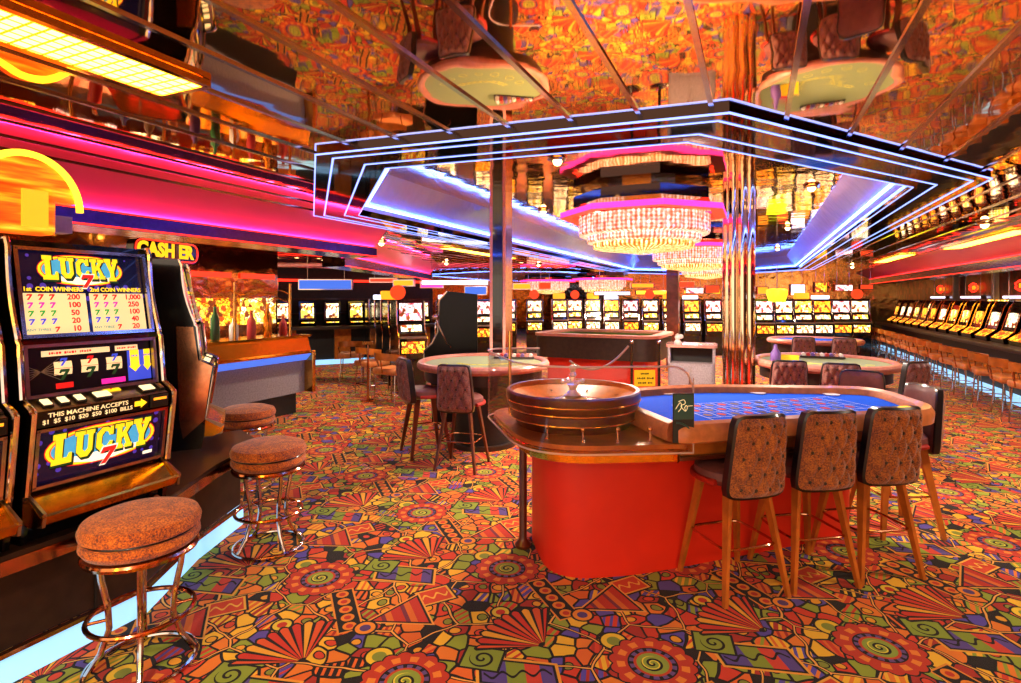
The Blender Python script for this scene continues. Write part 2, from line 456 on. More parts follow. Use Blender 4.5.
    def text(s, body, T, size, m, bold=0.0, depth=.0008, sx=1.0, align='CENTER'):
        cu = bpy.data.curves.new('t', 'FONT'); cu.body = body; cu.size = size; cu.align_x = align; cu.align_y = 'CENTER'
        cu.offset = bold; cu.extrude = depth; cu.resolution_u = 3
        o = bpy.data.objects.new('t', cu); COL.objects.link(o)
        bpy.context.view_layer.update()
        me = bpy.data.meshes.new_from_object(o.evaluated_get(bpy.context.evaluated_depsgraph_get()))
        vs = [Vector((v.co.x*sx, v.co.y, v.co.z)) for v in me.vertices]; fs = [list(p.vertices) for p in me.polygons]
        bpy.data.objects.remove(o); bpy.data.curves.remove(cu); bpy.data.meshes.remove(me)
        return s.add(vs, fs, m, T)
    def worn_line(s, T, length, h, m):      # a line of print too small to read
        x = -length/2; k = 0
        while x < length/2:
            w = h*(.5, .8, .35, .65, .9)[k % 5]; k += 1
            if k % 6: s.box((x+w/2, h*.06*(k % 3-1), 0), (w, h*(.7, 1, .85)[k % 3], .0008), m, T=T)
            x += w+h*.3
        return s
    def build(s, name, parent=None, smooth=True, loc=None):
        me = bpy.data.meshes.new(name); me.from_pydata(s.v, [], s.f)
        for m in s.mats: me.materials.append(m)
        me.polygons.foreach_set('material_index', s.mi)
        bm = bmesh.new(); bm.from_mesh(me); bmesh.ops.recalc_face_normals(bm, faces=bm.faces[:]); bm.to_mesh(me); bm.free()
        if smooth:
            me.polygons.foreach_set('use_smooth', [True]*len(me.polygons)); me.set_sharp_from_angle(angle=R(35))
        me.update()
        o = bpy.data.objects.new(name, me); COL.objects.link(o)
        if parent: o.parent = parent
        if loc: o.location = loc
        return o

def tag(o, label=None, cat=None, group=None, kind=None):
    if label: o['label'] = label
    if cat: o['category'] = cat
    if group: o['group'] = group
    if kind: o['kind'] = kind
    return o
def thing(name, label, cat, loc=(0, 0, 0), rz=0, group=None):
    o = bpy.data.objects.new(name, None); COL.objects.link(o); o.location = loc; o.rotation_euler = (0, 0, rz)
    return tag(o, label, cat, group)
def copy_tree(o, parent=None):
    c = o.copy(); COL.objects.link(c)
    if parent: c.parent = parent
    for ch in list(o.children): copy_tree(ch, c)
    return c
USED = set()
def place(proto, loc, rz, label, group=None):
    r = proto if proto.name not in USED else copy_tree(proto)
    USED.add(proto.name); USED.add(r.name)
    r.location = loc; r.rotation_euler = (0, 0, rz); r['label'] = label
    if group: r['group'] = group
    return r
def P(x, y, z, rx=0, ry=0, rz=0):
    return Matrix.Translation((x, y, z)) @ Matrix.Rotation(rz, 4, 'Z') @ Matrix.Rotation(ry, 4, 'Y') @ Matrix.Rotation(rx, 4, 'X')
ORD = ['first', 'second', 'third', 'fourth', 'fifth', 'sixth', 'seventh', 'eighth', 'ninth', 'tenth', 'eleventh', 'twelfth', 'thirteenth', 'fourteenth', 'fifteenth', 'sixteenth', 'seventeenth', 'eighteenth']

def xy(px, t):   # plan position for a column of the photograph at a given distance
    a = R(23.93); u = (px-510.5)/550
    return (t*(u*math.cos(a)-math.sin(a)), t*(math.cos(a)+u*math.sin(a)))

# ------------------------------------------------------------------ camera
H = 1.65
cam = bpy.data.cameras.new('camera'); co = bpy.data.objects.new('camera', cam); COL.objects.link(co)
cam.sensor_width = 36; cam.lens = 550/1021*36; cam.sensor_fit = 'HORIZONTAL'
cam.shift_y = -(341.5-298)/1021
co.location = (0, 0, H); co.rotation_euler = (R(90), 0, R(23.93)); SC.camera = co
cam.clip_start = .05

# ------------------------------------------------------------------ room
CZ, RZ = 2.48, 2.84
def struct(o): o['kind'] = 'structure'; return o
X0, X1, Y0, Y1 = -12.0, 5.3, -3.0, 27.0
struct(MB().b2((X0-.1, Y0, -.1), (X1+.1, Y1+.1, 0), 'carpet_pattern').build('floor', smooth=False))
OCT = [(-2.24, 2.37), (-.10, 2.56), (1.45, 4.68), (1.5, 17.5), (-.1, 19.5), (-2.16, 19.5), (-3.95, 17.6), (-3.9, 4.1)]
def inset(poly, d):
    n = len(poly); out = []
    for i in range(n):
        p0, p1, p2 = Vector(poly[i-1]), Vector(poly[i]), Vector(poly[(i+1) % n])
        e1 = (p1-p0).normalized(); e2 = (p2-p1).normalized()
        n1 = Vector((-e1.y, e1.x)); n2 = Vector((-e2.y, e2.x))
        b = (n1+n2); b /= b.length; out.append(tuple(p1+b*(d/b.dot(n1))))
    return out
def ringface(mb, a, b, za, zb, m):
    n = len(a); vs = [(x, y, za) for x, y in a]+[(x, y, zb) for x, y in b]
    mb.add(vs, [(i, (i+1) % n, n+(i+1) % n, n+i) for i in range(n)], m)
# ceiling with the octagonal opening
def hole_plane(mb, outer, inner, z, m):
    bm = bmesh.new(); ov = [bm.verts.new((x, y, z)) for x, y in outer]; iv = [bm.verts.new((x, y, z)) for x, y in inner]
    es = [bm.edges.new((l[i], l[(i+1) % len(l)])) for l in (ov, iv) for i in range(len(l))]
    bmesh.ops.triangle_fill(bm, edges=es, use_beauty=True, use_dissolve=False)
    bm.verts.index_update()
    mb.add([v.co.copy() for v in bm.verts], [[v.index for v in f.verts] for f in bm.faces], m); bm.free()
IN = inset(OCT, .41)
rect = [(X0, Y0), (X1, Y0), (X1, Y1), (X0, Y1)]
mb = MB(); hole_plane(mb, rect, inset(OCT, .2), CZ, 'ceiling_mirror')
ceiling = struct(mb.build('ceiling', smooth=False))
mb = MB()
def inside_oct(x, y):
    n = len(OCT)
    return all((OCT[(i+1) % n][0]-OCT[i][0])*(y-OCT[i][1])-(OCT[(i+1) % n][1]-OCT[i][1])*(x-OCT[i][0]) > 0 for i in range(n))
k = -40
for k in range(-39, 17):
    x = .134+.304*k
    if not X0 < x < X1: continue
    segs = []; st = None; y = Y0
    ys = [Y0+.02*i for i in range(int((Y1-Y0)/.02)+1)]
    for y in ys:
        ok = not inside_oct(x, y)
        if ok and st is None: st = y
        if not ok and st is not None: segs.append((st, y)); st = None
    if st is not None: segs.append((st, Y1))
    for a, b in segs: mb.b2((x-.0105, a, CZ-.008), (x+.0105, b, CZ+.01), 'chrome')
o = mb.build('ceiling_joint_strips', ceiling, smooth=False); struct(o)
o['label'] = 'thin chrome joint strips between the mirror panels'
# walls
struct(MB().b2((X1, Y0, 0), (X1+.1, Y1, RZ+.2), 'wall_red_pattern').build('wall_right', smooth=False))
struct(MB().b2((X0-.1, Y0, 0), (X0, Y1, RZ+.2), 'wall_gold').build('wall_left', smooth=False))
struct(MB().b2((X0, Y1, 0), (X1, Y1+.1, RZ+.2), 'wall_gold').build('wall_back', smooth=False))

# octagonal light frame in the ceiling
frame = thing('octagonal_ceiling_frame', 'large octagonal black mirror ceiling frame edged with blue neon lines', 'ceiling light frame', (0, 0, 0))
mb = MB(); zb = CZ-.03
ringface(mb, OCT, IN, zb, zb, 'black_mirror'); ringface(mb, OCT, OCT, zb, CZ+.01, 'black_mirror')
mb.build('mirror_band', frame, smooth=False)
C2 = inset(OCT, .68)
mb = MB()
ringface(mb, IN, IN, zb, CZ+.03, 'black_mirror')
ringface(mb, IN, C2, CZ+.03, RZ, 'cove_silver')
mb.build('cove', frame, smooth=False)
mb = MB(); mb.add([(x, y, RZ) for x, y in C2], [tuple(range(8))], 'recess_mirror'); mb.build('recess_panel', frame, smooth=False)
def neon(off, w, z, m, nm='neon_tube'):
    mb = MB(); a = inset(OCT, off); b = inset(OCT, off+w); n = 8
    ringface(mb, a, b, z-.004, z-.004, m); ringface(mb, a, a, z-.004, z+.004, m); ringface(mb, b, b, z-.004, z+.004, m)
    mb.build(nm, frame, smooth=False)
for off, w in ((-.008, .008), (.085, .012), (.27, .011), (.40, .007)): neon(off, w, zb, 'neon_blue')
neon(.45, .03, CZ+.065, 'neon_cove', 'cove_tube')
# second octagon further left, mostly hidden
OCT2 = [(-10.5, 15.5), (-7.2, 14.2), (-5.0, 15.3), (-4.6, 17.6), (-5.6, 22), (-7, 24), (-9.5, 24), (-10.8, 22)]
sav = OCT
frame2 = thing('octagonal_ceiling_frame', 'smaller far octagonal blue ceiling frame beyond the mirrored post', 'ceiling light frame', (0, 0, 0))
mb = MB(); ringface(mb, OCT2, inset(OCT2, .4), CZ-.05, CZ-.05, 'black_mirror'); ringface(mb, OCT2, OCT2, CZ-.05, CZ-.004, 'black_mirror')
mb.add([(x, y, CZ-.02) for x, y in inset(OCT2, .4)], [tuple(range(8))], 'cove_silver'); mb.build('mirror_band', frame2, smooth=False)
for off in (.03, .34):
    mb = MB(); a = inset(OCT2, off); b = inset(OCT2, off+.03)
    ringface(mb, a, b, CZ-.056, CZ-.056, 'neon_cove'); mb.build('neon_tube', frame2, smooth=False)

# side soffits
def soffit(name, label, pts, z0, z1, dx, m='soffit_pink', tubes=True):
    t = thing(name, label, 'soffit', (0, 0, 0)); t['kind'] = 'structure'
    mb = MB()
    for (x0, y0), (x1, y1) in zip(pts, pts[1:]):
        mb.add([(x0, y0, CZ), (x1, y1, CZ), (x1+dx, y1, z1), (x0+dx, y0, z1)], [(0, 1, 2, 3)], m)
    mb.build('sloped_panel', t, smooth=False)
    mb = MB(); w = .35*(1 if dx > 0 else -1); lip = -.07*(1 if dx > 0 else -1); zl = z1+.035
    for (x0, y0), (x1, y1) in zip(pts, pts[1:]):
        a = dx; b = dx+lip
        mb.add([(x0+a, y0, z1), (x1+a, y1, z1), (x0+b, y0, z1-.005), (x1+b, y1, z1-.005), (x0+b, y0, zl), (x1+b, y1, zl), (x0+b, y0, z0), (x1+b, y1, z0), (x0+a+w, y0, z0), (x1+a+w, y1, z0), (x1+a+w, y1, CZ-.02), (x0+a+w, y0, CZ-.02)],
               [(0, 1, 3, 2), (4, 5, 7, 6), (6, 7, 9, 8), (8, 9, 10, 11)], 'purple_fascia')
    for (x, y) in (pts[0], pts[-1]):
        mb.add([(x, y, CZ-.01), (x+dx, y, z1), (x+dx+lip, y, z1), (x+dx+lip, y, z0), (x+dx+w, y, z0), (x+dx+w, y, CZ-.01)], [(0, 1, 2, 3, 4, 5)], 'black_mirror')
    mb.build('fascia', t, smooth=False)
    mb = MB(); s = -1 if dx > 0 else 1
    mb.tube([(x+dx+s*.035, y, z1+.016) for x, y in pts], .012, 'trough_red' if dx > 0 else 'trough_pink', 6); mb.build('trough_tube', t)
    for z, f, m2 in ((z1+.028, 1.0, 'neon_red'), (z0+.01, 1.0, 'neon_red')):
        mb = MB(); s = -1 if dx > 0 else 1
        mb.tube([(x+dx*f+lip+s*.008, y, z) for x, y in pts], .006, m2, 6); mb.build('neon_tube', t)
    return t
simple('purple_fascia', '#4a2a70', .2, .6, var=.2)
soffit('trim_1', 'pink lit soffit with purple fascia over the left slot bank', [(-3.85, .2), (-3.9, 5.3)], 2.13, 2.215, -.25)
soffit('trim_2', 'pink lit soffit over the far bar', [(-5.1, 6.2), (-7.2, 11.8)], 2.1, 2.22, -.3)
soffit('trim_3', 'pink and red lit soffit with purple fascia over the right slot row', [(3.1, 2.0), (3.1, 21.5)], 2.10, 2.24, .45)

# ceiling light panels (one ceiling strip wide)
def light_panel(cx, cy, L, w, label, power=None):
    t = thing('ceiling_light_panel', label, 'ceiling light', (cx, cy, CZ), 0, 'louvred ceiling lights')
    MB().b2((-w/2+.012, -L/2+.012, -.022), (w/2-.012, L/2-.012, -.016), 'louvre_light').build('louvre', t, smooth=False)
    mb = MB()
    for s in (-1, 1):
        mb.b2((s*w/2-.012, -L/2, -.026), (s*w/2+.012, L/2, -.002), 'brass'); mb.b2((-w/2, s*L/2-.012, -.026), (w/2, s*L/2+.012, -.002), 'brass')
    mb.build('frame', t, smooth=False)
light_panel(-2.04, .62, 1.66, .27, 'bright yellow louvred ceiling light over the nearest slot machine')
light_panel(2.95, 9.8, 2.8, .27, 'long yellow ceiling light beside the right soffit, nearer one')
light_panel(2.6, 13.6, 2.6, .27, 'long yellow ceiling light beside the right soffit, second along')
light_panel(-4.55, 9.0, 2.6, .27, 'yellow ceiling light strip left of the blue octagon frame')
light_panel(2.0, 1.2, 1.6, .27, 'added yellow ceiling light near the viewer on the right')  # this and the next two: unseen panels added to light the room
light_panel(2.0, -1.6, 1.6, .27, 'added yellow ceiling light behind the viewer on the right')
light_panel(-2.04, -1.6, 1.6, .27, 'added yellow ceiling light behind the viewer on the left')
for p in [o for o in COL.objects if o.get('label', '').endswith('viewer on the right') or o.get('label', '').endswith('viewer on the left')]: pass

# tube set in the pink soffit
tag(MB().tube([(-4.0, 2.6, 2.40), (-4.03, 4.7, 2.39)], .022, 'tube_yellow').build('tube_lamp'), 'yellow tube lamp along the pink left soffit', 'lamp')

# downlights
def downlight(x, y, z, label, e=60, spot=True):
    t = thing('downlight', label, 'ceiling light', (x, y, z), 0, 'small round downlights')
    MB().lathe([(.045, -.002), (.075, -.004), (.085, -.012), (.07, -.03), (.05, -.03)], 'chrome', 20).build('trim_ring', t)
    MB().ball((0, 0, -.03), .038, 'bulb_warm').build('bulb', t)
    if spot:
        l = bpy.data.lights.new('downlight_lamp', 'SPOT'); l.energy = e; l.color = (1, .83, .62); l.spot_size = R(150); l.spot_blend = .8; l.shadow_soft_size = .06
        lo = bpy.data.objects.new('downlight_lamp', l); COL.objects.link(lo); lo.parent = t; lo.location = (0, 0, -.08)
E_DL = 130
downlight(-1.53, 4.43, RZ, 'bright round downlight in the gold recess before the big chandelier', E_DL)
downlight(-2.6, 6.95, RZ, 'small downlight in the gold recess left of the big chandelier', E_DL)
downlight(.55, 6.6, RZ, 'small downlight in the gold recess right of the chrome column', E_DL)
downlight(.5, 10.2, RZ, 'downlight in the gold recess above the green table right of the column', E_DL)
downlight(-2.5, 12.5, RZ, 'downlight in the recess left of the second chandelier', E_DL)
downlight(.5, 14.5, RZ, 'downlight deep in the recess on the right', E_DL)

for q, (x, y) in enumerate(((1.0, -1.0), (-1.0, -1.0), (2.6, .2), (.2, -2.2))): downlight(x, y, CZ, 'added round downlight in the ceiling behind the viewer, '+ORD[q], 300)  # unseen lamps added to lift the light on the foreground
for q, (x, y) in enumerate(((2.5, 4.4), (2.3, 7.6), (2.3, 16.5))): downlight(x, y, CZ, 'small added downlight right of the octagon frame, '+ORD[q]+' from the front', 130)  # made-up lamps, put in for more light on the right side
for q, (x, y) in enumerate(((-5.0, 6.6), (-6.5, 11.0), (-8.3, 9.0), (-6.45, 4.3), (-4.8, 12.5))): downlight(x, y, CZ, 'small added downlight in the left ceiling, '+ORD[q]+' from the front', 150)  # lamps put in to brighten the cashier and the left side
# chandeliers
def make_chandelier():
    root = thing('chandelier', 'x', 'chandelier', (0, 0, 0))
    oc = lambda r: [(r*math.cos(PI/8+PI/4*i), r*math.sin(PI/8+PI/4*i)) for i in range(8)]
    mb = MB(); mb.prism(oc(.78), -.16, -.05, 'black_mirror'); mb.prism(oc(.4), -.05, 0, 'brass'); mb.build('ceiling_plate', root, smooth=False)
    MB().cyl((0, 0, -.29), (0, 0, -.16), .2, 'brass', n=24).build('stem', root)
    mb = MB(); a = oc(.93); b = oc(.80)
    n = 8
    for (p, q, z) in ((a, b, -.29),): 
        ringface(mb, p, q, z, z, 'neon_red'); ringface(mb, p, q, z+.06, z+.06, 'red_dark'); ringface(mb, p, p, z, z+.06, 'neon_magenta'); ringface(mb, q, q, z, z+.06, 'neon_red')
    mb.build('neon_ring', root, smooth=False)
    for (r, z0, z1, m, nm) in ((.71, -.49, -.29, 'crystal_glow', 'crystal_tier'), (.62, -.57, -.47, 'crystal_glow', 'crystal_tier'), (.55, -.635, -.56, 'crystal_warm', 'crystal_tier')):
        mb = MB(); n = 96; prof = [(r-.03, z1), (r, z1), (r, z0+.02), (r-.01, z0), (r-.1, z0-.012)]
        vs = []; fs = []
        for (rr, z) in prof:
            for i in range(n):
                q = rr + (.008 if i % 2 else -.006); t = 2*PI*i/n; vs.append((q*math.cos(t), q*math.sin(t), z))
        for k2 in range(len(prof)-1):
            for i in range(n): fs.append((k2*n+i, k2*n+(i+1) % n, (k2+1)*n+(i+1) % n, (k2+1)*n+i))
        mb.add(vs, fs, m)
        mb.build(nm, root, smooth=False)
    mb = MB()
    for i in range(6): mb.lathe([(.54-.09*i, -.635-.012*i), (.45-.09*i if i < 5 else .001, -.645-.012*i)], 'crystal_warm', 32)
    mb.build('crystal_bowl', root, smooth=False)
    l = bpy.data.lights.new('chandelier_lamp', 'SPOT'); l.energy = 520; l.color = (1, .80, .60); l.shadow_soft_size = .25; l.spot_size = R(165); l.spot_blend = .5
    lo = bpy.data.objects.new('chandelier_lamp', l); COL.objects.link(lo); lo.parent = root; lo.location = (0, 0, -.76)
    return root
ch = make_chandelier()
for (x, y, z, lb) in ((-1.15, 6.27, RZ, 'largest tiered crystal chandelier with red neon ring, nearest to the viewer'),
                      (-1.07, 10.8, RZ, 'second crystal chandelier with red ring, just left of chrome column'),
                      (-1.15, 15.3, RZ, 'third crystal chandelier with red ring, hidden deep in the recess'),
                      (-4.3, 16.7, CZ+.0, 'small distant chandelier under the far end of the blue frame'),
                      (*xy(548, 18.6), CZ+.0, 'small distant chandelier right of the mirrored post')):
    place(ch, (x, y, z), 0, lb, 'crystal chandeliers')

# table stools with tufted backs
def superpt(s, t, p=11):
    m = max(abs(s), abs(t))
    if m < 1e-6: return 0, 0
    k = (abs(s)**p+abs(t)**p)**(-1/p)*m
    return s*k, t*k
def make_table_chair(fab, front='maroon_vinyl', legm='wood_orange', nm='tufted_bar_chair'):
    root = thing(nm, 'x', 'chair', (0, 0, 0))
    zb_, zt = .57, 1.02
    def pt(s, t, y):
        s, t = superpt(s, t); w = .187+(.158-.187)*(t+1)/2
        z = (zb_+zt)/2+t*(zt-zb_)/2
        lean = -.05*(t+1)/2
        curve = .035*(s*s)
        return (s*w, y+lean+curve-.215, z)
    # core with black piping
    N = 48; out = []
    for i in range(N):
        a = 2*PI*i/N; cx, sy = math.cos(a), math.sin(a); m = max(abs(cx), abs(sy)); out.append((cx/m, sy/m))
    mb = MB(); vs = []; fs = []
    for (sc, y) in ((.97, -.022), (1.03, -.012), (1.03, .03), (.97, .036)):
        for (s, t) in out: 
            x, yy, z = pt(s, t, y); cxz = (0, (zb_+zt)/2); vs.append((x*sc, yy, cxz[1]+(z-cxz[1])*sc))
    for k in range(3):
        for i in range(N): fs.append((k*N+i, k*N+(i+1) % N, (k+1)*N+(i+1) % N, (k+1)*N+i))
    mb.add(vs, fs, 'piping_black'); mb.build('piping', root)
    def pad(y, sgn, m, tuft):
        g = 44 if tuft else 20; vs = []; fs = []
        for b in range(g+1):
            for a in range(g+1):
                s, t = -1+2*a/g, -1+2*b/g
                e = min(1, (1-max(abs(s), abs(t)))*6)
                h = .012*math.sqrt(max(e, 0))
                if tuft:
                    u, v = (s-.25)/.25+t/.4, (s-.25)/.25-t/.4
                    h += .022*e*(abs(math.sin(PI*u/2))*abs(math.sin(PI*v/2)))**.6
                x, yy, z = pt(s*.965, t*.965, y); vs.append((x, yy+sgn*h, z))
        for b in range(g):
            for a in range(g): fs.append((b*(g+1)+a, b*(g+1)+a+1, (b+1)*(g+1)+a+1, (b+1)*(g+1)+a))
        return MB().add(vs, fs, m)
    mb = pad(-.020, -1, fab, True)
    for j in range(-2, 3):
        for i in range(-4, 5):
            s, t = .25*i, .4*j
            if (i-1+j) % 2 == 0 and abs(s) < .9 and abs(t) < .95:
                x, yy, z = pt(s*.965, t*.965, -.020); mb.ball((x, yy-.012, z), .011, 'dark_brown', 8, 4)
    mb.build('backrest', root)
    pad(.034, 1, front, False).build('backrest_front', root)
    # seat
    mb = MB(); prof = [(.001, .60), (.15, .60), (.19, .61), (.21, .64), (.205, .68), (.18, .70), (.1, .71), (.001, .712)]
    mb.lathe(prof, front, 28, (0, .0, 0)); 
    mb.build('seat', root)
    mb = MB(); pts = [(.215*math.cos(a), .215*math.sin(a), .63) for a in [R(-30+240*i/16) for i in range(17)]]
    mb.tube(pts, .018, 'red_dark'); mb.build('seat_band', root)
    # legs
    for sx in (-1, 1):
        for sy in (-1, 1):
            top = Vector((sx*.12, sy*.12, .60)); bot = Vector((sx*.205, sy*.21, 0))
            d = bot-top; vs = []
            for (c, w) in ((top, .03), (bot, .013)):
                for (ax, ay) in ((-1, -1), (1, -1), (1, 1), (-1, 1)): vs.append((c.x+ax*.011, c.y+ay*w, c.z))
            MB().add(vs, [(0, 1, 2, 3), (4, 7, 6, 5), (0, 4, 5, 1), (1, 5, 6, 2), (2, 6, 7, 3), (3, 7, 4, 0)], legm).build('leg', root, smooth=False)
    q = .175; z = .28
    mb = MB(); pts = []
    for i in range(40):
        a = 2*PI*i/40; s, t = superpt(math.cos(a)/max(abs(math.cos(a)), abs(math.sin(a))), math.sin(a)/max(abs(math.cos(a)), abs(math.sin(a))), 6)
        pts.append((s*q, t*q, z))
    mb.tube(pts, .0075, 'copper_chrome', 8, True); mb.build('footrest', root)
    return root
chA = make_table_chair('tweed_brown')
chB = make_table_chair('tweed_maroon_lit', legm='wood_red')

# ------------------------------------------------------------------ roulette table
TA = R(38)
O = Vector((-.36, 3.17, 0))
rt = thing('roulette_table', 'large roulette table with blue felt, padded orange rail and red panelled base', 'table', tuple(O), TA)
def rounded(poly, r, n=6):
    out = []; N = len(poly)
    for i in range(N):
        p0, p1, p2 = Vector(poly[i-1]), Vector(poly[i]), Vector(poly[(i+1) % N])
        rr = r[i] if isinstance(r, (list, tuple)) else r
        a = (p0-p1).normalized(); b = (p2-p1).normalized(); 
        if rr <= 0: out.append(tuple(p1)); continue
        for k in range(n+1):
            t = k/n; q = (1-t)**2*(p1+a*rr)+2*t*(1-t)*p1+t*t*(p1+b*rr); out.append(tuple(q))
    return out
# local: x along player side, y away.  felt / rail outline
FE = rounded([(.0, .04), (1.76, .04), (2.06, .72), (.82, 1.14), (.0, 1.04)], [.02, .2, .22, .3, .02])
mb = MB(); mb.prism(FE, .895, .905, 'felt_blue'); mb.build('felt', rt, smooth=False)
# layout printed on the felt
mb = MB(); z = .906
def fline(a, b, w=.006, m='felt_line'):
    a, b = Vector((*a, z)), Vector((*b, z)); d = (b-a).normalized(); nrm = Vector((-d.y, d.x, 0))*w/2
    mb.add([a-nrm, b-nrm, b+nrm, a+nrm], [(0, 1, 2, 3)], m)
gx0, gx1, gy0, gy1 = .35, 1.65, .30, .72
for i in range(14): fline((gx0+(gx1-gx0)*i/13, gy0), (gx0+(gx1-gx0)*i/13, gy1))
for j in range(4): fline((gx0, gy0+(gy1-gy0)*j/3), (gx1, gy0+(gy1-gy0)*j/3))
for j in (.20, .12): fline((gx0, j), (gx1, j))
for i in range(7): fline((gx0+(gx1-gx0)*i/6, .12), (gx0+(gx1-gx0)*i/6, .30))
for i in range(12):
    for j in range(3):
        cx = gx0+(gx1-gx0)*(i+.5)/13; cy = gy0+(gy1-gy0)*(j+.5)/3
        z = .9062
        mb.add([(cx+.028*math.cos(a), cy+.036*math.sin(a), z) for a in [2*PI*q/10 for q in range(10)]], [tuple(range(10))], 'felt_red' if (i+j) % 2 else 'art_black')
        z = .906
mb.build('betting_layout', rt, smooth=False)
# padded rail following the outline (open at the wheel end)
mb = MB()
rail_pts = [p for p in FE if not (p[0] < .05 and .1 < p[1] < .98)]
k0 = rail_pts.index(min(rail_pts, key=lambda p: p[0]+p[1])); 
seq = rail_pts[k0:]+rail_pts[:k0]
prof = [(-.055, -.05), (-.06, 0), (-.045, .04), (-.01, .055), (.03, .045), (.05, .01), (.045, -.05), (0, -.07)]
pts = [Vector((x, y, .93)) for x, y in seq]
dd = []; vs = []; fs = []
for i, p in enumerate(pts):
    d = (pts[min(i+1, len(pts)-1)]-pts[max(i-1, 0)]).normalized(); nr = Vector((d.y, -d.x, 0))
    for (a, b) in prof: vs.append(p+nr*(a+.05)+Vector((0, 0, b-.02)))
K = len(prof)
for i in range(len(pts)-1):
    for k in range(K): fs.append((i*K+k, i*K+(k+1) % K, (i+1)*K+(k+1) % K, (i+1)*K+k))
fs.append(tuple(range(K))); fs.append(tuple(range((len(pts)-1)*K, len(pts)*K)))
mb.add(vs, fs, 'orange_leather'); mb.build('padded_rail', rt)
AP = inset(FE, .03)
mb = MB(); mb.prism(AP, .74, .893, 'wood_orange'); mb.prism(inset(FE, -.005), .735, .755, 'wood_red'); mb.build('apron', rt, smooth=False)
# cup plates on the rail
for (x, y) in ((.55, 1.12), (1.25, .98), (1.75, .78)):
    MB().lathe([(.001, 0), (.055, 0), (.06, .006), (.045, .008), (.001, .008)], 'chip_white', 18, (x, y, .907)).build('drink_plate', rt)
# red base
BP = rounded([(-.66, .34), (-.15, .27), (1.60, .42), (1.72, .68), (.8, .95), (-.6, 1.05)], [.26, .2, .15, .15, .2, .2], 8)
mb = MB(); mb.prism(BP, .0, .68, 'red_panel'); mb.build('base', rt)
mb = MB(); mb.prism(inset(BP, -.012), .68, .735, 'wood_gold'); mb.build('moulding', rt)
mb = MB(); mb.prism(inset(BP, .004), .0, .05, 'red_dark')
# wheel ledge
LE = rounded([(-.85, .13), (.02, -.02), (.02, 1.08), (-.85, 1.26)], [.38, .03, .02, .3], 8)
mb = MB(); mb.prism(inset(LE, .05), .735, .81, 'gold_metal'); mb.build('metal_band', rt)
mb = MB(); mb.prism(LE, .81, .845, 'wood_orange'); mb.build('wheel_ledge', rt)
mb = MB(); mb.tube([(x, y, .813) for x, y in LE], .008, 'brass', 6, True); mb.build('ledge_trim', rt)
# acrylic guard: clear sheet standing round the ledge
G = rounded([(.04, -.035), (-.87, .12), (-.87, 1.28), (-.46, 1.21)], [0, .38, .2, 0], 8)
def sheet(path, z0, zf, th=.008):
    mb = MB(); n = len(path); P_ = [Vector((x, y, 0)) for x, y in path]; vs = []; fs = []
    for i, p in enumerate(P_):
        d = (P_[min(i+1, n-1)]-P_[max(i-1, 0)]).normalized(); nr = Vector((d.y, -d.x, 0))*th/2
        zt = zf(i/(n-1), p)
        vs += [p+nr+Vector((0, 0, z0)), p+nr+Vector((0, 0, zt)), p-nr+Vector((0, 0, zt)), p-nr+Vector((0, 0, z0))]
    for i in range(n-1):
        for k in range(4): fs.append((i*4+k, i*4+(k+1) % 4, i*4+4+(k+1) % 4, i*4+4+k))
    return mb, vs, fs, P_
pa = []
for i in range(len(G)-1):
    a, b = Vector(G[i]), Vector(G[i+1]); m = max(1, int((b-a).length/.03))
    for k in range(m): pa.append(tuple(a+(b-a)*k/m))
pa.append(G[-1])
def ztop(f, p):
    x = p.x
    zt = 1.275
    e = .04-x if p.y < .3 else 9
    if e < .12: zt -= .12-math.sqrt(max(0, .12**2-(.12-max(e, 0))**2))
    return zt
mb, vs, fs, P_ = sheet(pa, .80, ztop); mb.add(vs, fs, 'clear_acrylic'); mb.build('acrylic_guard', rt)
mb = MB(); mb.tube([(p.x, p.y, ztop(0, p)) for p in P_], .006, 'acrylic_edge', 6)
mb.tube([(p.x, p.y, .80) for p in P_], .006, 'acrylic_edge', 6)
mb.tube([(.04, -.035, .80), (.04, -.035, 1.155)], .0045, 'acrylic_edge', 6); mb.build('guard_edge', rt)
# posts with balls along the guard
for (x, y) in ((-.70, .25), (-.53, .13), (-.34, .085), (-.16, .05), (-.02, .03)) :
    mb = MB(); mb.cyl((x, y+.03, .845), (x, y+.03, .905), .0055, 'chrome'); mb.lathe([(.001, 0), (.011, 0), (.006, .01)], 'chrome', 12, (x, y+.03, .845)); mb.ball((x, y+.03, .915), .014, 'brass')
    mb.build('ball_post', rt)
# dark plate with script mark on the guard
ga = math.atan2(.09, -.78)
mb = MB(); T = P(-.022, -.035, .995, rx=R(90), rz=R(-9.8))
mb.box((0, 0, 0), (.118, .27, .006), 'logo_dark', T=T); mb.box((0, .06, .004), (.108, .135, .002), 'logo_teal', T=T)
mb.tube([(-.04+.09*math.sin(q/8*1.5), -.125+.10*math.cos(q/8*1.4), .004) for q in range(9)], .006, 'logo_teal', 5, T=T)
T = T @ Matrix.Translation((0, .025, 0))
w = []
def curve(pts, r, m, T):
    P3 = []
    for i in range(len(pts)-1):
        p0 = pts[max(i-1, 0)]; p1 = pts[i]; p2 = pts[i+1]; p3 = pts[min(i+2, len(pts)-1)]
        for k in range(6):
            t = k/6
            P3.append(tuple(.5*((2*b)+(-a+c)*t+(2*a-5*b+4*c-d)*t*t+(-a+3*b-3*c+d)*t**3) for a, b, c, d in zip(p0, p1, p2, p3))+(.006,))
    P3.append(tuple(pts[-1])+(.006,)); mb.tube(P3, r, m, 5, T=T)
curve([(-.045, .025), (-.02, .06), (-.012, .035), (-.03, .01)], .0016, 'paper_cream', T)
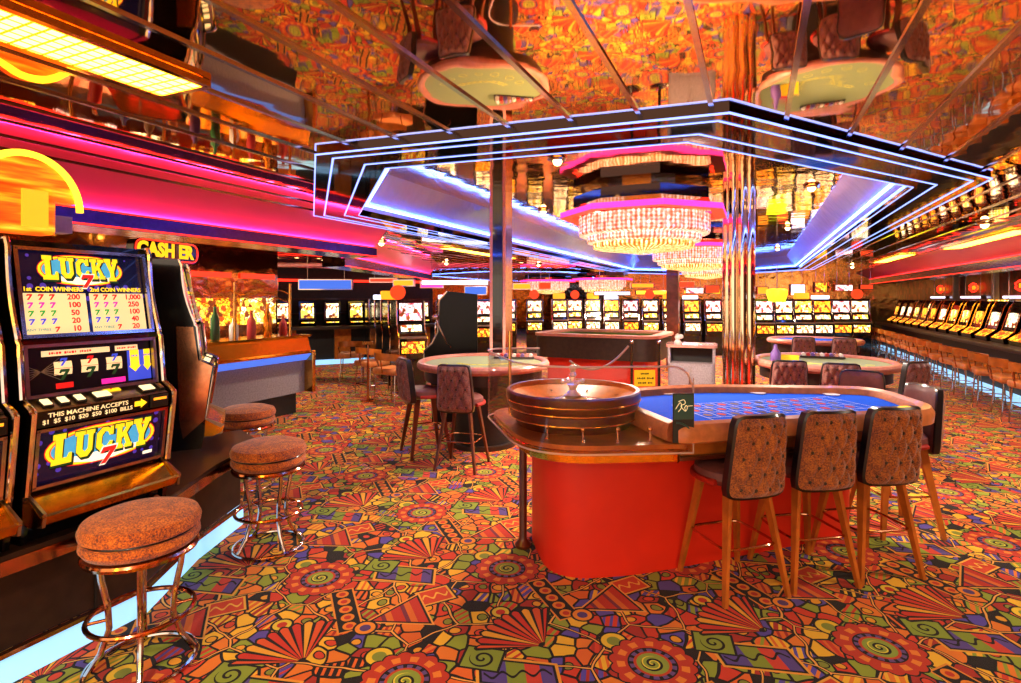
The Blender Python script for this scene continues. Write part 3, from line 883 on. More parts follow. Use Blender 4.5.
curve([(-.03, .065), (.0, .075), (.008, .055), (-.015, .042), (.0, .02), (.01, .012)], .0018, 'paper_cream', T)
curve([(.004, .03), (.014, .045), (.02, .03), (.012, .015), (.006, .03)], .0015, 'paper_cream', T)
curve([(.02, .04), (.05, .042)], .0013, 'paper_cream', T)
o = mb.build('logo_plate', rt)
# yellow notice stuck to the guard
mb = MB(); T = P(-.235, .0, 1.215, rz=R(-9.8))
mb.box((0, 0, 0), (.115, .003, .088), 'paper_yellow', T=T)
for i in range(3): mb.worn_line(T @ P(0, -.0022, .024-.025*i, rx=R(90)), (.045, .085, .075)[i], .010, 'ink')
o = mb.build('notice_card', rt, smooth=False); o['label'] = 'small yellow notice on the clear guard'
MB().cyl((-.74, 1.0, .845), (-.74, 1.0, 1.42), .011, 'brass').build('guard_seam_glint', rt)  # brass rod standing in for a gold reflection on the guard's corner seam

# roulette wheel
WC = O+Matrix.Rotation(TA, 3, 'Z') @ Vector((-.41, .64, 0)); WC.z = .847
wh = thing('roulette', 'polished wooden roulette wheel with silver turret on the table ledge', 'roulette wheel', tuple(WC))
rb = .43
MB().lathe([(.30, 0), (.36, .0), (.375, .03), (.40, .05), (.40, .10), (.415, .12), (.425, .15), (rb, .19), (rb, .212), (.42, .222), (.40, .22)], 'wood_red', 64).build('bowl', wh)
MB().lathe([(.402, .219), (.395, .19), (.34, .155), (.30, .135), (.27, .12)], 'wood_track', 64).build('ball_track', wh)
mb = MB()
for z, r in ((.055, .403), (.115, .414), (.165, .428)): mb.ring((0, 0, z), r, .004, 'brass', 64, 6)
mb.build('brass_rings', wh)
mb = MB(); mb.lathe([(.27, .122), (.25, .115), (.2, .118), (.19, .135)], 'art_black', 37)
for i in range(37):
    a = 2*PI*i/37; a2 = 2*PI*(i+.86)/37; m = 'felt_red' if i % 2 else 'art_black'
    if i == 0: m = 'text_green'
    mb.add([(.268*math.cos(a), .268*math.sin(a), .1235), (.268*math.cos(a2), .268*math.sin(a2), .1235), (.228*math.cos(a2), .228*math.sin(a2), .1205), (.228*math.cos(a), .228*math.sin(a), .1205)], [(0, 1, 2, 3)], m)
    mb.b2((.2, -.0015, .118), (.226, .0015, .128), 'chrome', T=Matrix.Rotation(a, 4, 'Z'))
mb.build('number_ring', wh, smooth=False)
MB().lathe([(.19, .135), (.14, .15), (.08, .165), (.03, .172)], 'wood_gold', 48).build('rotor_cone', wh)
TS = Matrix.Translation((0, 0, .17)) @ Matrix.Scale(1.35, 4) @ Matrix.Translation((0, 0, -.17))
mb = MB(); mb.lathe([(.03, .17), (.045, .175), (.03, .185), (.016, .2), (.022, .215), (.03, .225), (.016, .24), (.012, .26), (.02, .27), (.012, .285), (.016, .295), (.02, .31), (.008, .32), (.0005, .322)], 'chrome_bright', 20, T=TS)
for i in range(4):
    a = PI/4+PI/2*i; mb.cyl((0, 0, .235), (.05*math.cos(a), .05*math.sin(a), .24), .006, 'chrome_bright', T=TS); mb.ball((.053*math.cos(a), .053*math.sin(a), .24), .011, 'chrome_bright', 10, 6, T=TS)
mb.build('turret', wh)
mb = MB()
for i in range(8):
    a = 2*PI*i/8; mb.box((.33*math.cos(a), .33*math.sin(a), .155), (.03, .008, .008), 'chrome', rz=a)
mb.build('ball_deflectors', wh)

# chairs round the roulette table
LT_ = Matrix.Translation(O) @ Matrix.Rotation(TA, 4, 'Z')
def rchair(e1, e2, ang, label, proto=chA):
    p = LT_ @ Vector((e1, e2, 0)); place(proto, (p.x, p.y, 0), TA+ang, label, 'tufted chairs at the roulette table')
rchair(.35, .06, R(2), 'tweed tufted chair closest to the red wheel end of the roulette table')
rchair(.83, .06, R(-5), 'middle of three tweed tufted chairs along the roulette table front')
rchair(1.28, .05, R(-5), 'tweed tufted chair at the front right corner of the roulette table')
rchair(1.96, .45, R(76), 'black edged chair at the far right end of the roulette table')
rchair(2.24, 1.0, R(128), 'black edged chair behind the far right corner of the blue felt')

# ------------------------------------------------------------------ blackjack tables
def make_table(rx, ry, felt, rail, skirt, nm='card_table'):
    root = thing(nm, 'x', 'table')
    def el(k, z=0, n=56): return [(rx*k*math.cos(2*PI*i/n), ry*k*math.sin(2*PI*i/n)) for i in range(n)]
    MB().prism(el(.93), .90, .915, felt).build('felt', root, smooth=False)
    mb = MB()
    mb.tube([(x, y, .905) for x, y in el(.955)], .045, rail, 10, True); mb.build('padded_rail', root)
    MB().prism(el(.90), .74, .9, skirt).build('apron', root)
    mb = MB(); mb.prism(el(.45), .05, .74, 'black_matte'); mb.prism(el(.52), 0, .05, 'dark_brown'); mb.build('pedestal', root)
    mb = MB(); 
    for i in range(7):
        a = R(200+140*i/6); cx, cy = rx*.62*math.cos(a), ry*.62*math.sin(a)
        mb.ring((cx, cy, .9165), .045, .002, 'felt_yellow', 20, 4)
    for q in (.30, .36): mb.tube([(rx*q*1.2*math.cos(R(200+14*i)), ry*q*math.sin(R(200+14*i)), .9165) for i in range(11)], .003, 'felt_yellow', 4)
    for i in range(9): mb.ring((rx*.39*math.cos(R(205+16*i)), ry*.33*math.sin(R(205+16*i)), .9165), .018, .0025, 'felt_yellow', 10, 4)
    mb.build('betting_layout', root, smooth=False)
    return root
bj = make_table(.74, .78, 'felt_green', 'pink_leather', 'dark_brown')
place(bj, (-2.83, 5.62, 0), R(20), 'green felt card table left of the roulette wheel, two tufted chairs beside it', 'green card tables')
t1 = place(bj, (.72, 7.25, 0), 0, 'green felt card table right of the chrome column', 'green card tables')
bj3 = make_table(.74, .6, 'felt_blue', 'pink_leather', 'dark_brown')
place(bj3, (.95, 10.9, 0), 0, 'small blue felt card table behind the green one right of the column')
place(chB, (-2.62, 4.74, 0), R(8), 'tufted chair with painted maroon light, its back to the viewer at the left green table', 'chairs at the green card tables')
place(chB, (-3.2, 4.98, 0), R(-40), 'tufted chair with painted maroon light, turned sideways at the left green table', 'chairs at the green card tables')
place(chB, (.28, 6.42, 0), R(10), 'chair with painted maroon light at the right green table, next to the chrome column', 'chairs at the green card tables')
place(chB, (.76, 6.35, 0), R(0), 'chair with painted maroon light in the middle before the right green table', 'chairs at the green card tables')
place(chB, (1.3, 6.75, 0), R(45), 'chair with painted maroon light at the right end of the right green table', 'chairs at the green card tables')
place(chB, (.7, 10.2, 0), R(5), 'low brown chair in front of the small blue card table', 'chairs at the blue card table')
place(chB, (1.3, 10.2, 0), R(-5), 'right one of two chairs before the small blue card table', 'chairs at the blue card table')

# chip trays
def chip_tray(x, y, z, rz, label):
    t = thing('chip_tray', label, 'chip tray', (x, y, z), rz, 'chip trays')
    MB().b2((-.24, -.06, 0), (.24, .06, .02), 'dark_brown').build('tray', t)
    for i in range(9):
        m = ('chip_white', 'chip_red', 'chip_purple', 'marble_pink')[i % 4]
        MB().cyl((-.2+.05*i, -.05, .035), (-.2+.05*i, .05, .035), .021, m, n=14).build('chip_row', t)
chip_tray(-2.65, 6.08, .925, R(20), 'long chip tray on the green table beside the wheel')
chip_tray(.75, 7.66, .925, 0, 'chip tray at the dealer side of the right green table')
# small things on the right green table
t = thing('card_shoe', 'red card shoe on the right green table', 'card shoe', (.28, 7.2, .917), R(20))
MB().b2((-.09, -.05, 0), (.09, .05, .07), 'red_dark', bev=.008).build('box', t); MB().b2((-.02, -.052, .012), (.07, -.05, .05), 'sign_red').build('label_panel', t)
tag(MB().b2((-.13, -.004, 0), (.13, .004, .085), 'paper_yellow').build('table_sign', loc=(.33, 7.02, .917)), 'yellow table limit card standing on the right green table', 'sign')
t = thing('bottle', 'pale purple bottle beside the right green table', 'bottle', (.12, 6.66, .0))
MB().lathe([(.001, .9), (.05, .9), (.055, .93), (.055, 1.0), (.02, 1.06), (.018, 1.1), (.001, 1.1)], 'chip_purple', 16).build('body', t)
t.location = (.22, 6.98, .018)

# craps table
def craps():
    root = thing('craps_table', 'big walled dice table with green felt, dark sides and red base', 'table', (-2.62, 10.35, 0), R(-3))
    L, W = 1.15, .85
    ol = rounded([(-L, -W), (L, -W), (L, W), (-L, W)], .35, 6)
    il = inset(ol, .14)
    mb = MB(); ringface(mb, ol, ol, .56, .99, 'dark_brown'); ringface(mb, il, il, .80, .99, 'felt_green'); mb.build('side_wall', root)
    mb = MB(); ringface(mb, inset(ol, -.03), inset(ol, .16), 1.0, 1.0, 'pink_leather'); ringface(mb, inset(ol, -.03), inset(ol, -.03), .95, 1.0, 'pink_leather'); ringface(mb, inset(ol, .16), inset(ol, .16), .95, 1.0, 'pink_leather'); mb.build('padded_rail', root)
    MB().prism(inset(ol, .1), .78, .80, 'felt_green').build('felt', root, smooth=False)
    mb = MB(); z = .802
    for i in range(5): mb.b2((-.8, -.4+.2*i, z), (.8, -.39+.2*i, z+.001), 'felt_yellow')
    for i in range(5): mb.b2((-.8+.4*i, -.4, z), (-.79+.4*i, .41, z+.001), 'felt_yellow')
    mb.build('betting_layout', root, smooth=False)
    MB().prism(inset(ol, .2), .0, .56, 'red_panel').build('base', root)
craps()
for (x, y, lb) in ((-1.75, 8.6, 'first'), (-1.35, 8.7, 'second')):
    t = thing('rope_post', 'dark post with chrome top before the dice table, '+('left' if lb == 'first' else 'right')+' one', 'post', (x, y, 0))
    MB().lathe([(.001, 0), (.14, 0), (.14, .02), (.03, .04), (.022, .05), (.022, .93), (.03, .95)], 'black_gloss', 16).build('pole', t)
    MB().ball((0, 0, .965), .035, 'chrome').build('cap', t)
mb = MB(); pts = [(-1.80-.9*q, 8.6-.2*q, .9-.95*q*(1-q)-.25*q) for q in [i/12 for i in range(13)]]
tag(mb.tube(pts, .018, 'steel').build('barrier_rope'), 'pale rope sagging left from the dark rope post', 'rope')

# service stand
t = thing('service_stand', 'grey round-topped service stand with dark opening left of chrome column', 'cabinet', (-.86, 8.6, 0), R(5))
MB().prism(rounded([(-.36, -.28), (.36, -.28), (.36, .28), (-.36, .28)], .12), .93, .97, 'marble_pink').build('top', t)
mb = MB(); mb.prism(rounded([(-.33, -.25), (.33, -.25), (.33, .25), (-.33, .25)], .08), .0, .70, 'carpet_grey'); mb.prism(rounded([(-.33, -.25), (-.29, -.25), (-.29, .25), (-.33, .25)], .01), .70, .93, 'carpet_grey'); mb.prism(rounded([(.29, -.25), (.33, -.25), (.33, .25), (.29, .25)], .01), .70, .93, 'carpet_grey'); mb.b2((-.29, .0, .70), (.29, .25, .93), 'black_matte'); mb.build('body', t, smooth=False)
for s in (-1, 1):
    d = MB().b2((s*.15-.13, -.262, .05), (s*.15+.13, -.25, .66), 'carpet_grey', bev=.004).build('door', t); MB().cyl((s*.03, -.27, .4), (s*.03, -.27, .5), .006, 'chrome').build('handle', d)
t = thing('ornament', 'small pale ornament on the grey service stand', 'ornament', (-1.06, 8.6, .97))
MB().lathe([(.001, 0), (.05, 0), (.055, .02), (.03, .05), (.045, .09), (.03, .13), (.001, .15)], 'chip_white', 16).build('body', t)
MB().ball((.05, 0, .1), .035, 'chip_white').build('wing', t)

# ------------------------------------------------------------------ columns
t = thing('chrome_column', 'fluted chrome column standing behind the blue felt', 'column', (-.17, 7.02, 0))
for i in range(8):
    a = 2*PI*i/8+.3; MB().cyl((.13*math.cos(a), .13*math.sin(a), 0), (.13*math.cos(a), .13*math.sin(a), RZ), .055, 'column_chrome', n=16, cap=False).build('chrome_tube', t)
MB().cyl((0, 0, 0), (0, 0, RZ), .12, 'black_mirror', n=16, cap=False).build('core', t)
t = thing('mirrored_post', 'slim mirrored post with pink metal edges in front of the slot machines', 'post', (*xy(501, 7.25), 0), R(24+8))
for (x, y) in ((-.14, -.08), (.03, -.08), (.14, .08)):
    MB().b2((x-.018, y-.016, 0), (x+.018, y+.016, RZ), 'pink_trim').build('edge_strip', t, smooth=False)
mb = MB(); mb.b2((-.14, -.06, 0), (.05, .08, RZ), 'black_gloss'); mb.build('mirror_face', t, smooth=False)
MB().b2((.045, -.068, 0), (.14, .078, RZ), 'copper_chrome').build('metal_face', t, smooth=False)
t = thing('mirrored_post', 'short dark red post seen left of the chrome column', 'post', (*xy(673, 12.5), 0), 0)
MB().b2((-.13, -.13, 0), (.13, .13, CZ if False else RZ), 'wood_red').build('shaft', t, smooth=False)
MB().b2((-.14, -.14, 0), (.14, .14, .1), 'brass').build('base', t, smooth=False)
MB().lathe([(.05, 0), (.055, .02), (.03, .05), (.026, .06), (.026, .8), (.001, .8)], 'wood_red', 16, (-.70, .80, 0)).build('leg', rt)

# ------------------------------------------------------------------ the big slot machines (left bank), origin z = .60 on the bank base
def seven(mb, T, s, m):        # slanted seven, unit height s
    poly = [(-.34, .5), (.4, .5), (.4, .3), (.02, -.5), (-.26, -.5), (.08, .24), (-.2, .24), (-.28, .12), (-.42, .2)]
    mb.prism([(x*s+y*s*.18, y*s) for x, y in poly], 0, .0012, m, T)
LET = {  # heavy slab letters as stroke boxes / polygons in a 1x1 cell
 'L': [[(0, 0), (.95, 0), (.95, .34), (.8, .34), (.72, .2), (.5, .2), (.5, .82), (.62, .82), (.62, 1), (.02, 1), (.02, .82), (.16, .82), (.16, .18), (0, .18)]],
 'U': [[(.02, 1), (.52, 1), (.52, .84), (.42, .84), (.42, .3), (.55, .2), (.68, .3), (.68, .84), (.56, .84), (.56, 1), (1, 1), (1, .84), (.92, .84), (.92, .22), (.7, 0), (.36, 0), (.12, .22), (.12, .84), (.02, .84)]],
 'C': [[(.95, .64), (.74, .64), (.66, .8), (.5, .82), (.36, .66), (.36, .34), (.5, .2), (.66, .22), (.78, .38), (.95, .38), (.9, .14), (.66, 0), (.34, 0), (.08, .22), (.08, .78), (.34, 1), (.62, 1), (.76, .92), (.8, 1), (.95, 1)]],
 'K': [[(0, 0), (.5, 0), (.5, .16), (.4, .16), (.4, .4), (.5, .48), (.66, .16), (.58, .16), (.58, 0), (1, 0), (1, .16), (.92, .16), (.66, .6), (.86, .84), (.98, .84), (.98, 1), (.56, 1), (.56, .84), (.6, .84), (.4, .6), (.4, .84), (.5, .84), (.5, 1), (0, 1), (0, .84), (.12, .84), (.12, .16), (0, .16)]],
 'Y': [[(.24, 0), (.78, 0), (.78, .16), (.66, .16), (.66, .42), (.92, .84), (1, .84), (1, 1), (.62, 1), (.62, .84), (.66, .84), (.54, .62), (.42, .84), (.48, .84), (.48, 1), (.0, 1), (.0, .84), (.1, .84), (.36, .42), (.36, .16), (.24, .16)]]}
def lucky(mb, T, w, h):        # word mark centred on T, in local xy
    n = 30
    def oval(sx, sy, m, z, dy=0):
        mb.prism([(sx*math.cos(2*PI*i/n)*(abs(math.cos(2*PI*i/n))**-.25 if abs(math.cos(2*PI*i/n)) > .05 else 1), dy+sy*math.sin(2*PI*i/n)) for i in range(n)], z, z+.0005, m, T)
    oval(w*.56, h*.50, 'art_red', .0005); oval(w*.55, h*.47, 'art_yellow', .0011); oval(w*.52, h*.42, 'art_orange', .0017); oval(w*.505, h*.385, 'art_sky', .0023)
    mb.prism([(-w*.40, -h*.30), (-w*.1, -h*.46), (w*.1, -h*.46), (w*.42, -h*.30), (w*.40, -h*.22), (-w*.38, -h*.22)], .0024, .0029, 'art_white', T)
    cw = w/5.0
    for pas, (dx, dy, gro, m, z) in enumerate(((.006, -.006, 1.14, 'art_black', .003), (.002, -.002, 1.12, 'art_green', .0036), (0, 0, 1.0, 'art_yellow', .0046))):
        for i, c in enumerate('LUCKY'):
            u = (i-2)/2; sc_h = (h*.62)*(1+.22*abs(u)**1.5); x0 = (i-2.5)*cw
            for poly in LET[c]:
                cx = x0+cw/2; cy = h*.07-abs(u)*h*.02
                pts = [(cx+(px-.5)*cw*.97*gro+dx, cy+(py-.5)*sc_h*gro+dy) for px, py in poly]
                bm = bmesh.new(); vv = [bm.verts.new((x, y, 0)) for x, y in pts]; bm.faces.new(vv); bm.normal_update()
                bmesh.ops.triangulate(bm, faces=bm.faces[:]); bm.verts.index_update()
                mb.add([(v.co.x, v.co.y, z) for v in bm.verts], [[v.index for v in f.verts] for f in bm.faces], m, T); bm.free()
    T2 = T @ Matrix.Translation((w*.04, -h*.36, .0052)); seven(mb, T2, h*.50, 'art_white')
    T2 = T @ Matrix.Translation((w*.04, -h*.36, .0066)); seven(mb, T2, h*.43, 'art_red')

W2 = .305
def face(p0, p1):
    """frame on the sloped front between silhouette points p0 (bottom) and p1 (top): x = width, y = up the slope, z = out"""
    a, b = Vector((p0[0], 0, p0[1])), Vector((p1[0], 0, p1[1])); up = (b-a).normalized(); y = Vector((0, 1, 0)); nn = y.cross(up)
    c = (a+b)/2
    m = Matrix(((y.x, up.x, nn.x, c.x), (y.y, up.y, nn.y, c.y), (y.z, up.z, nn.z, c.z), (0, 0, 0, 1)))
    return m, (b-a).length
def make_slot(detail=True):
    root = thing('slot_machine', 'x', 'slot machine')
    zz = lambda z: z-.60
    A0, A1 = (-.115, zz(1.475)), (-.195, zz(1.875))       # top glass
    B0, B1 = (-.085, zz(1.215)), (-.11, zz(1.44))      # reel glass
    D0, D1 = (.005, zz(1.165)), (-.085, zz(1.205))       # deck
    E0, E1 = (.003, zz(1.095)), (.006, zz(1.165))      # bill strip
    G0, G1 = (-.045, zz(.83)), (-.008, zz(1.085))        # belly glass
    top = []
    for i in range(7):
        f = i/6; top.append((A0[0]+(A1[0]-A0[0])*f-.02*math.sin(PI*f), A0[1]+(A1[1]-A0[1])*f))
    sil = [(-.62, 0), (-.08, 0), (-.06, zz(.70)), (G0[0]-.02, G0[1]), (G1[0]-.02, G1[1]), (E1[0]-.02, E1[1]-.01), (B0[0]-.02, B0[1]-.02), (B1[0]-.02, B1[1]), (A0[0]-.02, A0[1])]+[(x-.02, z) for x, z in top[1:]]+[(A1[0]-.03, zz(1.91)), (-.62, zz(1.91))]
    MB().profx(sil, -W2+.012, W2-.012, 'black_gloss').build('cabinet', root, smooth=False)
    # side panels edged in metal
    for s in (-1, 1):
        out = [(-.62, 0), (-.06, 0), (-.04, zz(.70)), (G0[0]+.01, G0[1]-.02), (G1[0]+.015, G1[1]), (E1[0]+.012, E1[1]), (D0[0], D0[1]+.01), (B0[0]+.02, B0[1]), (B1[0]+.02, B1[1]+.01), (A0[0]+.012, A0[1]-.01)]+[(x+.012, z) for x, z in top]+[(A1[0]-.005, zz(1.915)), (-.62, zz(1.915))]
        p = MB().profx(out, s*W2-.012, s*W2+.012, 'black_gloss').build('side_panel', root, smooth=False)
        ed = out[3:-1]
        MB().tube([(x+.002, s*W2, z) for x, z in ed], .013, 'chrome', 8).build('edge_trim', p)
    # belly metal cheek
    def frame(nm, p0, p1, t=.018, m='steel', w=W2-.02):
        T, L = face(p0, p1); mb = MB()
        mb.b2((-w, -L/2-.004, -.01), (w, -L/2+t-.004, .012), m, T=T); mb.b2((-w, L/2-t+.004, -.01), (w, L/2+.004, .012), m, T=T)
        for s in (-1, 1): mb.b2((s*w-(t if s > 0 else 0), -L/2, -.01), (s*w+(0 if s > 0 else t), L/2, .012), m, T=T)
        mb.build(nm, root, smooth=False); return T, L
    # top glass
    T, L = frame('top_frame', A0, A1, .016, 'chrome'); w = W2-.036
    g = MB().b2((-w, -L/2+.01, -.024), (w, L/2-.01, -.016), 'glass_night_blue', T=T).build('top_glass', root, smooth=False)
    mb = MB(); T = T @ Matrix.Translation((0, 0, -.015))
    lucky(mb, T @ Matrix.Translation((-.01, L*.275, 0)), .33, .15)
    mb.build('word_mark', g, smooth=False)
    mb = MB()
    mb.text('1st  COIN WINNERS', T @ Matrix.Translation((-.135, L*.045, 0)), .028, 'text_yellow', .0006, sx=.95)
    mb.text('2nd COIN WINNERS', T @ Matrix.Translation((.135, L*.045, 0)), .028, 'text_yellow', .0006, sx=.95)
    for s in (-1, 1):
        mb.b2((s*.135-.127, -L*.46, 0), (s*.135+.127, L*.0, .0008), 'paper_cream', T=T)
        cols = ('text_red', 'text_pink', 'text_green', 'text_blue', 'text_red'); pays = (('200', '100', '50', '20', '10'), ('1,000', '250', '100', '40', '20'))[s > 0]
        for r in range(5):
            yy = -L*.045-L*.092*r; Tr = T @ Matrix.Translation((s*.135, yy, .001))
            if r < 4:
                for q in range(3): seven(mb, Tr @ Matrix.Translation((-.1+.043*q, 0, 0)), .027, cols[r])
            else:
                mb.text('ANY THREE', Tr @ Matrix.Translation((-.075, 0, .0005)), .018, 'text_teal'); seven(mb, Tr @ Matrix.Translation((-.005, 0, 0)), .024, 'text_red')
            mb.text(pays[r], Tr @ Matrix.Translation((.075, 0, .0005)), .036, 'text_red', .001)
    mb.build('paytable', g, smooth=False)
    # reel glass
    T, L = frame('reel_frame', B0, B1, .014, 'steel')
    g = MB().b2((-w, -L/2+.01, -.03), (w, L/2-.01, -.02), 'art_black', T=T).build('reel_glass', root, smooth=False)
    T = T @ Matrix.Translation((0, 0, -.019)); mb = MB()
    mb.b2((-w+.06, L/2-.052, 0), (.075, L/2-.026, .001), 'paper_cream', T=T); mb.b2((.10, L/2-.052, 0), (w-.06, L/2-.026, .001), 'paper_cream', T=T)
    mb.worn_line(T @ Matrix.Translation((-.09, L/2-.039, .0015)), .18, .011, 'text_red'); mb.worn_line(T @ Matrix.Translation((.155, L/2-.039, .0015)), .09, .009, 'text_red')
    mb.b2((.155, -L/2+.02, 0), (w, L/2-.055, .0008), 'text_blue', T=T)
    for dx, sc_ in ((.19, 1), (.252, .7)):
        mb.prism([(dx+a*sc_, b+.0) for a, b in ((-.022, .06), (.022, .06), (.022, -.02), (.03, -.02), (0, -.05), (-.03, -.02), (-.022, -.02))], .001, .002, 'text_yellow', T)
        mb.worn_line(T @ Matrix.Translation((dx, .03, .0025)), .03, .009, 'text_blue')
    for q in range(6): mb.add([(-w+.01, -.04+.012*q, .0004), (-.14, .05-.02*q, .0004), (-.14, .053-.02*q, .0004), (-w+.01, -.037+.012*q, .0004)], [(0, 1, 2, 3)], 'carpet_grey', T)
    mb.b2((-.16, -L/2+.025, 0), (-.09, -L/2+.05, .001), 'text_red', T=T); mb.b2((.03, -L/2+.02, 0), (.14, -L/2+.045, .001), 'text_pink', T=T)
    mb.build('glass_print', g, smooth=False)
    for i in range(3):
        Tr = T @ Matrix.Translation((-.128+.11*i, .004, 0)); mb = MB()
        for q in range(8):
            f0, f1 = -.06+.015*q, -.06+.015*(q+1); c0, c1 = -.02*(f0/.06)**2+.004, -.02*(f1/.06)**2+.004
            mb.add([(-.036, f0, c0), (.036, f0, c0), (.036, f1, c1), (-.036, f1, c1)], [(0, 1, 2, 3)], 'paper_cream', Tr)
        seven(mb, Tr @ Matrix.Translation((.0, -.03, .005)), .05, 'art_green'); seven(mb, Tr @ Matrix.Translation((0, .028, .0045)), .035, ('text_blue', 'text_red', 'text_blue')[i])
        mb.b2((-.036, -.001, .0035), (.036, .001, .006), 'text_red', T=Tr)
        mb.build('reel', root, smooth=False)
    # deck with buttons
    T, L = face(D0, D1)
    MB().b2((-W2+.02, -L/2-.002, -.012), (W2-.02, L/2+.02, 0), 'steel', T=T, bev=.006).build('button_deck', root)
    for (x, wd, m) in ((-.235, .042, 'btn_cream'), (-.17, .042, 'btn_cream'), (-.105, .042, 'btn_cream'), (-.01, .075, 'btn_cream'), (.20, .07, 'btn_cream'), (.265, .03, 'steel')):
        mb = MB(); mb.b2((x-wd/2, -.03, 0), (x+wd/2, .03, .012), 'black_matte', T=T, bev=.003); mb.b2((x-wd/2+.005, -.022, .012), (x+wd/2-.005, .022, .018), m, T=T, bev=.002); mb.build('button', root)
    mb = MB(); mb.b2((-.035+.06, L/2-.02, .0), (.025+.07, L/2+.05, .004), 'text_yellow', T=T); mb.text('7', T @ Matrix.Translation((.06, L/2+.01, .006)), .05, 'text_red', .002); mb.build('credit_card_logo', root, smooth=False)
    # bill strip
    T, L = face(E0, E1); mb = MB(); mb.b2((-W2+.02, -L/2, -.02), (W2-.02, L/2, 0), 'black_gloss', T=T)
    b = mb.build('bill_strip', root, smooth=False); mb = MB()
    mb.text('THIS MACHINE ACCEPTS', T @ Matrix.Translation((-.08, .013, .001)), .027, 'paper_cream', .0004, sx=1.1); mb.text('$1  $5  $10  $20  $50  $100  BILLS', T @ Matrix.Translation((-.08, -.014, .001)), .026, 'paper_cream', .0004)
    mb.prism([(.115, .012), (.145, .012), (.145, .022), (.175, .0), (.145, -.022), (.145, -.012), (.115, -.012)], .001, .0025, 'text_yellow', T)
    mb.build('lettering', b, smooth=False)
    mb = MB(); mb.b2((.19, -L/2+.004, 0), (W2-.03, L/2-.004, .014), 'black_matte', T=T, bev=.003); mb.b2((.2, .006, .014), (W2-.04, .018, .016), 'sign_orange', T=T); mb.build('bill_slot', root)
    # belly
    T, L = frame('belly_frame', G0, G1, .014, 'chrome')
    g = MB().b2((-w, -L/2+.01, -.022), (w, L/2-.01, -.014), 'glass_night_blue', T=T).build('belly_glass', root, smooth=False)
    mb = MB(); lucky(mb, T @ Matrix.Translation((0, .012, -.013)), .43, .185); mb.b2((.19, -.10, -.013), (.235, -.085, -.011), 'art_white', T=T); mb.build('word_mark', g, smooth=False)
    # coin tray
    mb = MB(); tp = [(-.06, zz(.81)), (-.04, zz(.80)), (.06, zz(.73)), (.075, zz(.745)), (.08, zz(.735)), (.065, zz(.70)), (.01, zz(.675)), (-.06, zz(.68))]
    mb.profx(tp, -W2+.005, W2-.005, 'gold_metal'); mb.build('coin_tray', root, smooth=False)
    for s in (-1, 1): MB().profx([(-.06, zz(.815)), (-.02, zz(.80)), (.082, zz(.75)), (.07, zz(.69)), (-.06, zz(.67))], s*(W2-.012)-.006, s*(W2-.012)+.006, 'steel').build('tray_end', root, smooth=False)
    mb = MB(); mb.cyl((-.03, W2-.1, zz(.64)), (.03, W2-.1, zz(.64)), .02, 'chrome'); mb.build('lock', root)
    return root
slot = make_slot()
place(slot, (-2.78, 1.60, .60), 0, 'nearest slot machine with lit LUCKY glass, facing the viewer', 'lucky slot machines')
s2 = place(slot, (-3.73, 2.88, .60), R(50), 'second slot machine, black side toward the viewer, front turned away', 'lucky slot machines')
place(slot, (-2.78, .93, .60), 0, 'slot machine cut off by the left frame edge beside the lit one', 'lucky slot machines')
# metal cheek on the visible side of the second machine's lower half
mb = MB(); zz = lambda z: z-.60
mb.profx([(-.17, zz(.68)), (-.04, zz(.80)), (-.005, zz(1.095)), (.008, zz(1.17)), (-.08, zz(1.22)), (-.11, zz(1.45)), (-.21, zz(1.455)), (-.19, zz(.80))], -W2-.016, -W2-.012, 'copper_chrome')
mb.build('side_cheek', s2, smooth=False)

# bank base with glowing kick plate
base = thing('slot_bank_base', 'dark slot machine base with chrome ledge and glowing pale blue kick light', 'base cabinet')
bp = [(-2.92, -1.0), (-2.92, 1.85), (-3.22, 2.36), (-3.42, 2.86), (-3.8, 3.02)]
def off(path, d):
    out = []
    for i, p in enumerate(path):
        a = Vector(path[max(i-1, 0)]); b = Vector(path[min(i+1, len(path)-1)]); t_ = (b-a).normalized(); out.append((p[0]+t_.y*d, p[1]-t_.x*d))
    return out
def wallstrip(path, z0, z1, m, nm, th=.03):
    mb = MB(); a = off(path, 0); b = off(path, -th); n = len(a); vs = []; fs = []
    for i in range(n): vs += [(*a[i], z0), (*a[i], z1), (*b[i], z1), (*b[i], z0)]
    for i in range(n-1):
        for k in range(4): fs.append((i*4+k, i*4+(k+1) % 4, i*4+4+(k+1) % 4, i*4+4+k))
    fs += [(0, 1, 2, 3), (4*n-4, 4*n-3, 4*n-2, 4*n-1)]
    mb.add(vs, fs, m); return mb.build(nm, base, smooth=False)
wallstrip(off(bp, .02), 0.005, .13, 'toe_light', 'kick_light')
wallstrip(off(bp, .035), .13, .15, 'copper_chrome', 'kick_trim')
wallstrip(bp, .15, .52, 'dark_brown', 'body_panel', .5)
wallstrip(off(bp, .14), .52, .58, 'copper_chrome', 'ledge', .6)
wallstrip(off(bp, .13), .58, .60, 'dark_brown', 'top_board', .7)
for y in (.3, 1.0, 1.62): MB().b2((-2.918, y-.006, .15), (-2.912, y+.006, .52), 'black_matte').build('door_gap', base, smooth=False)

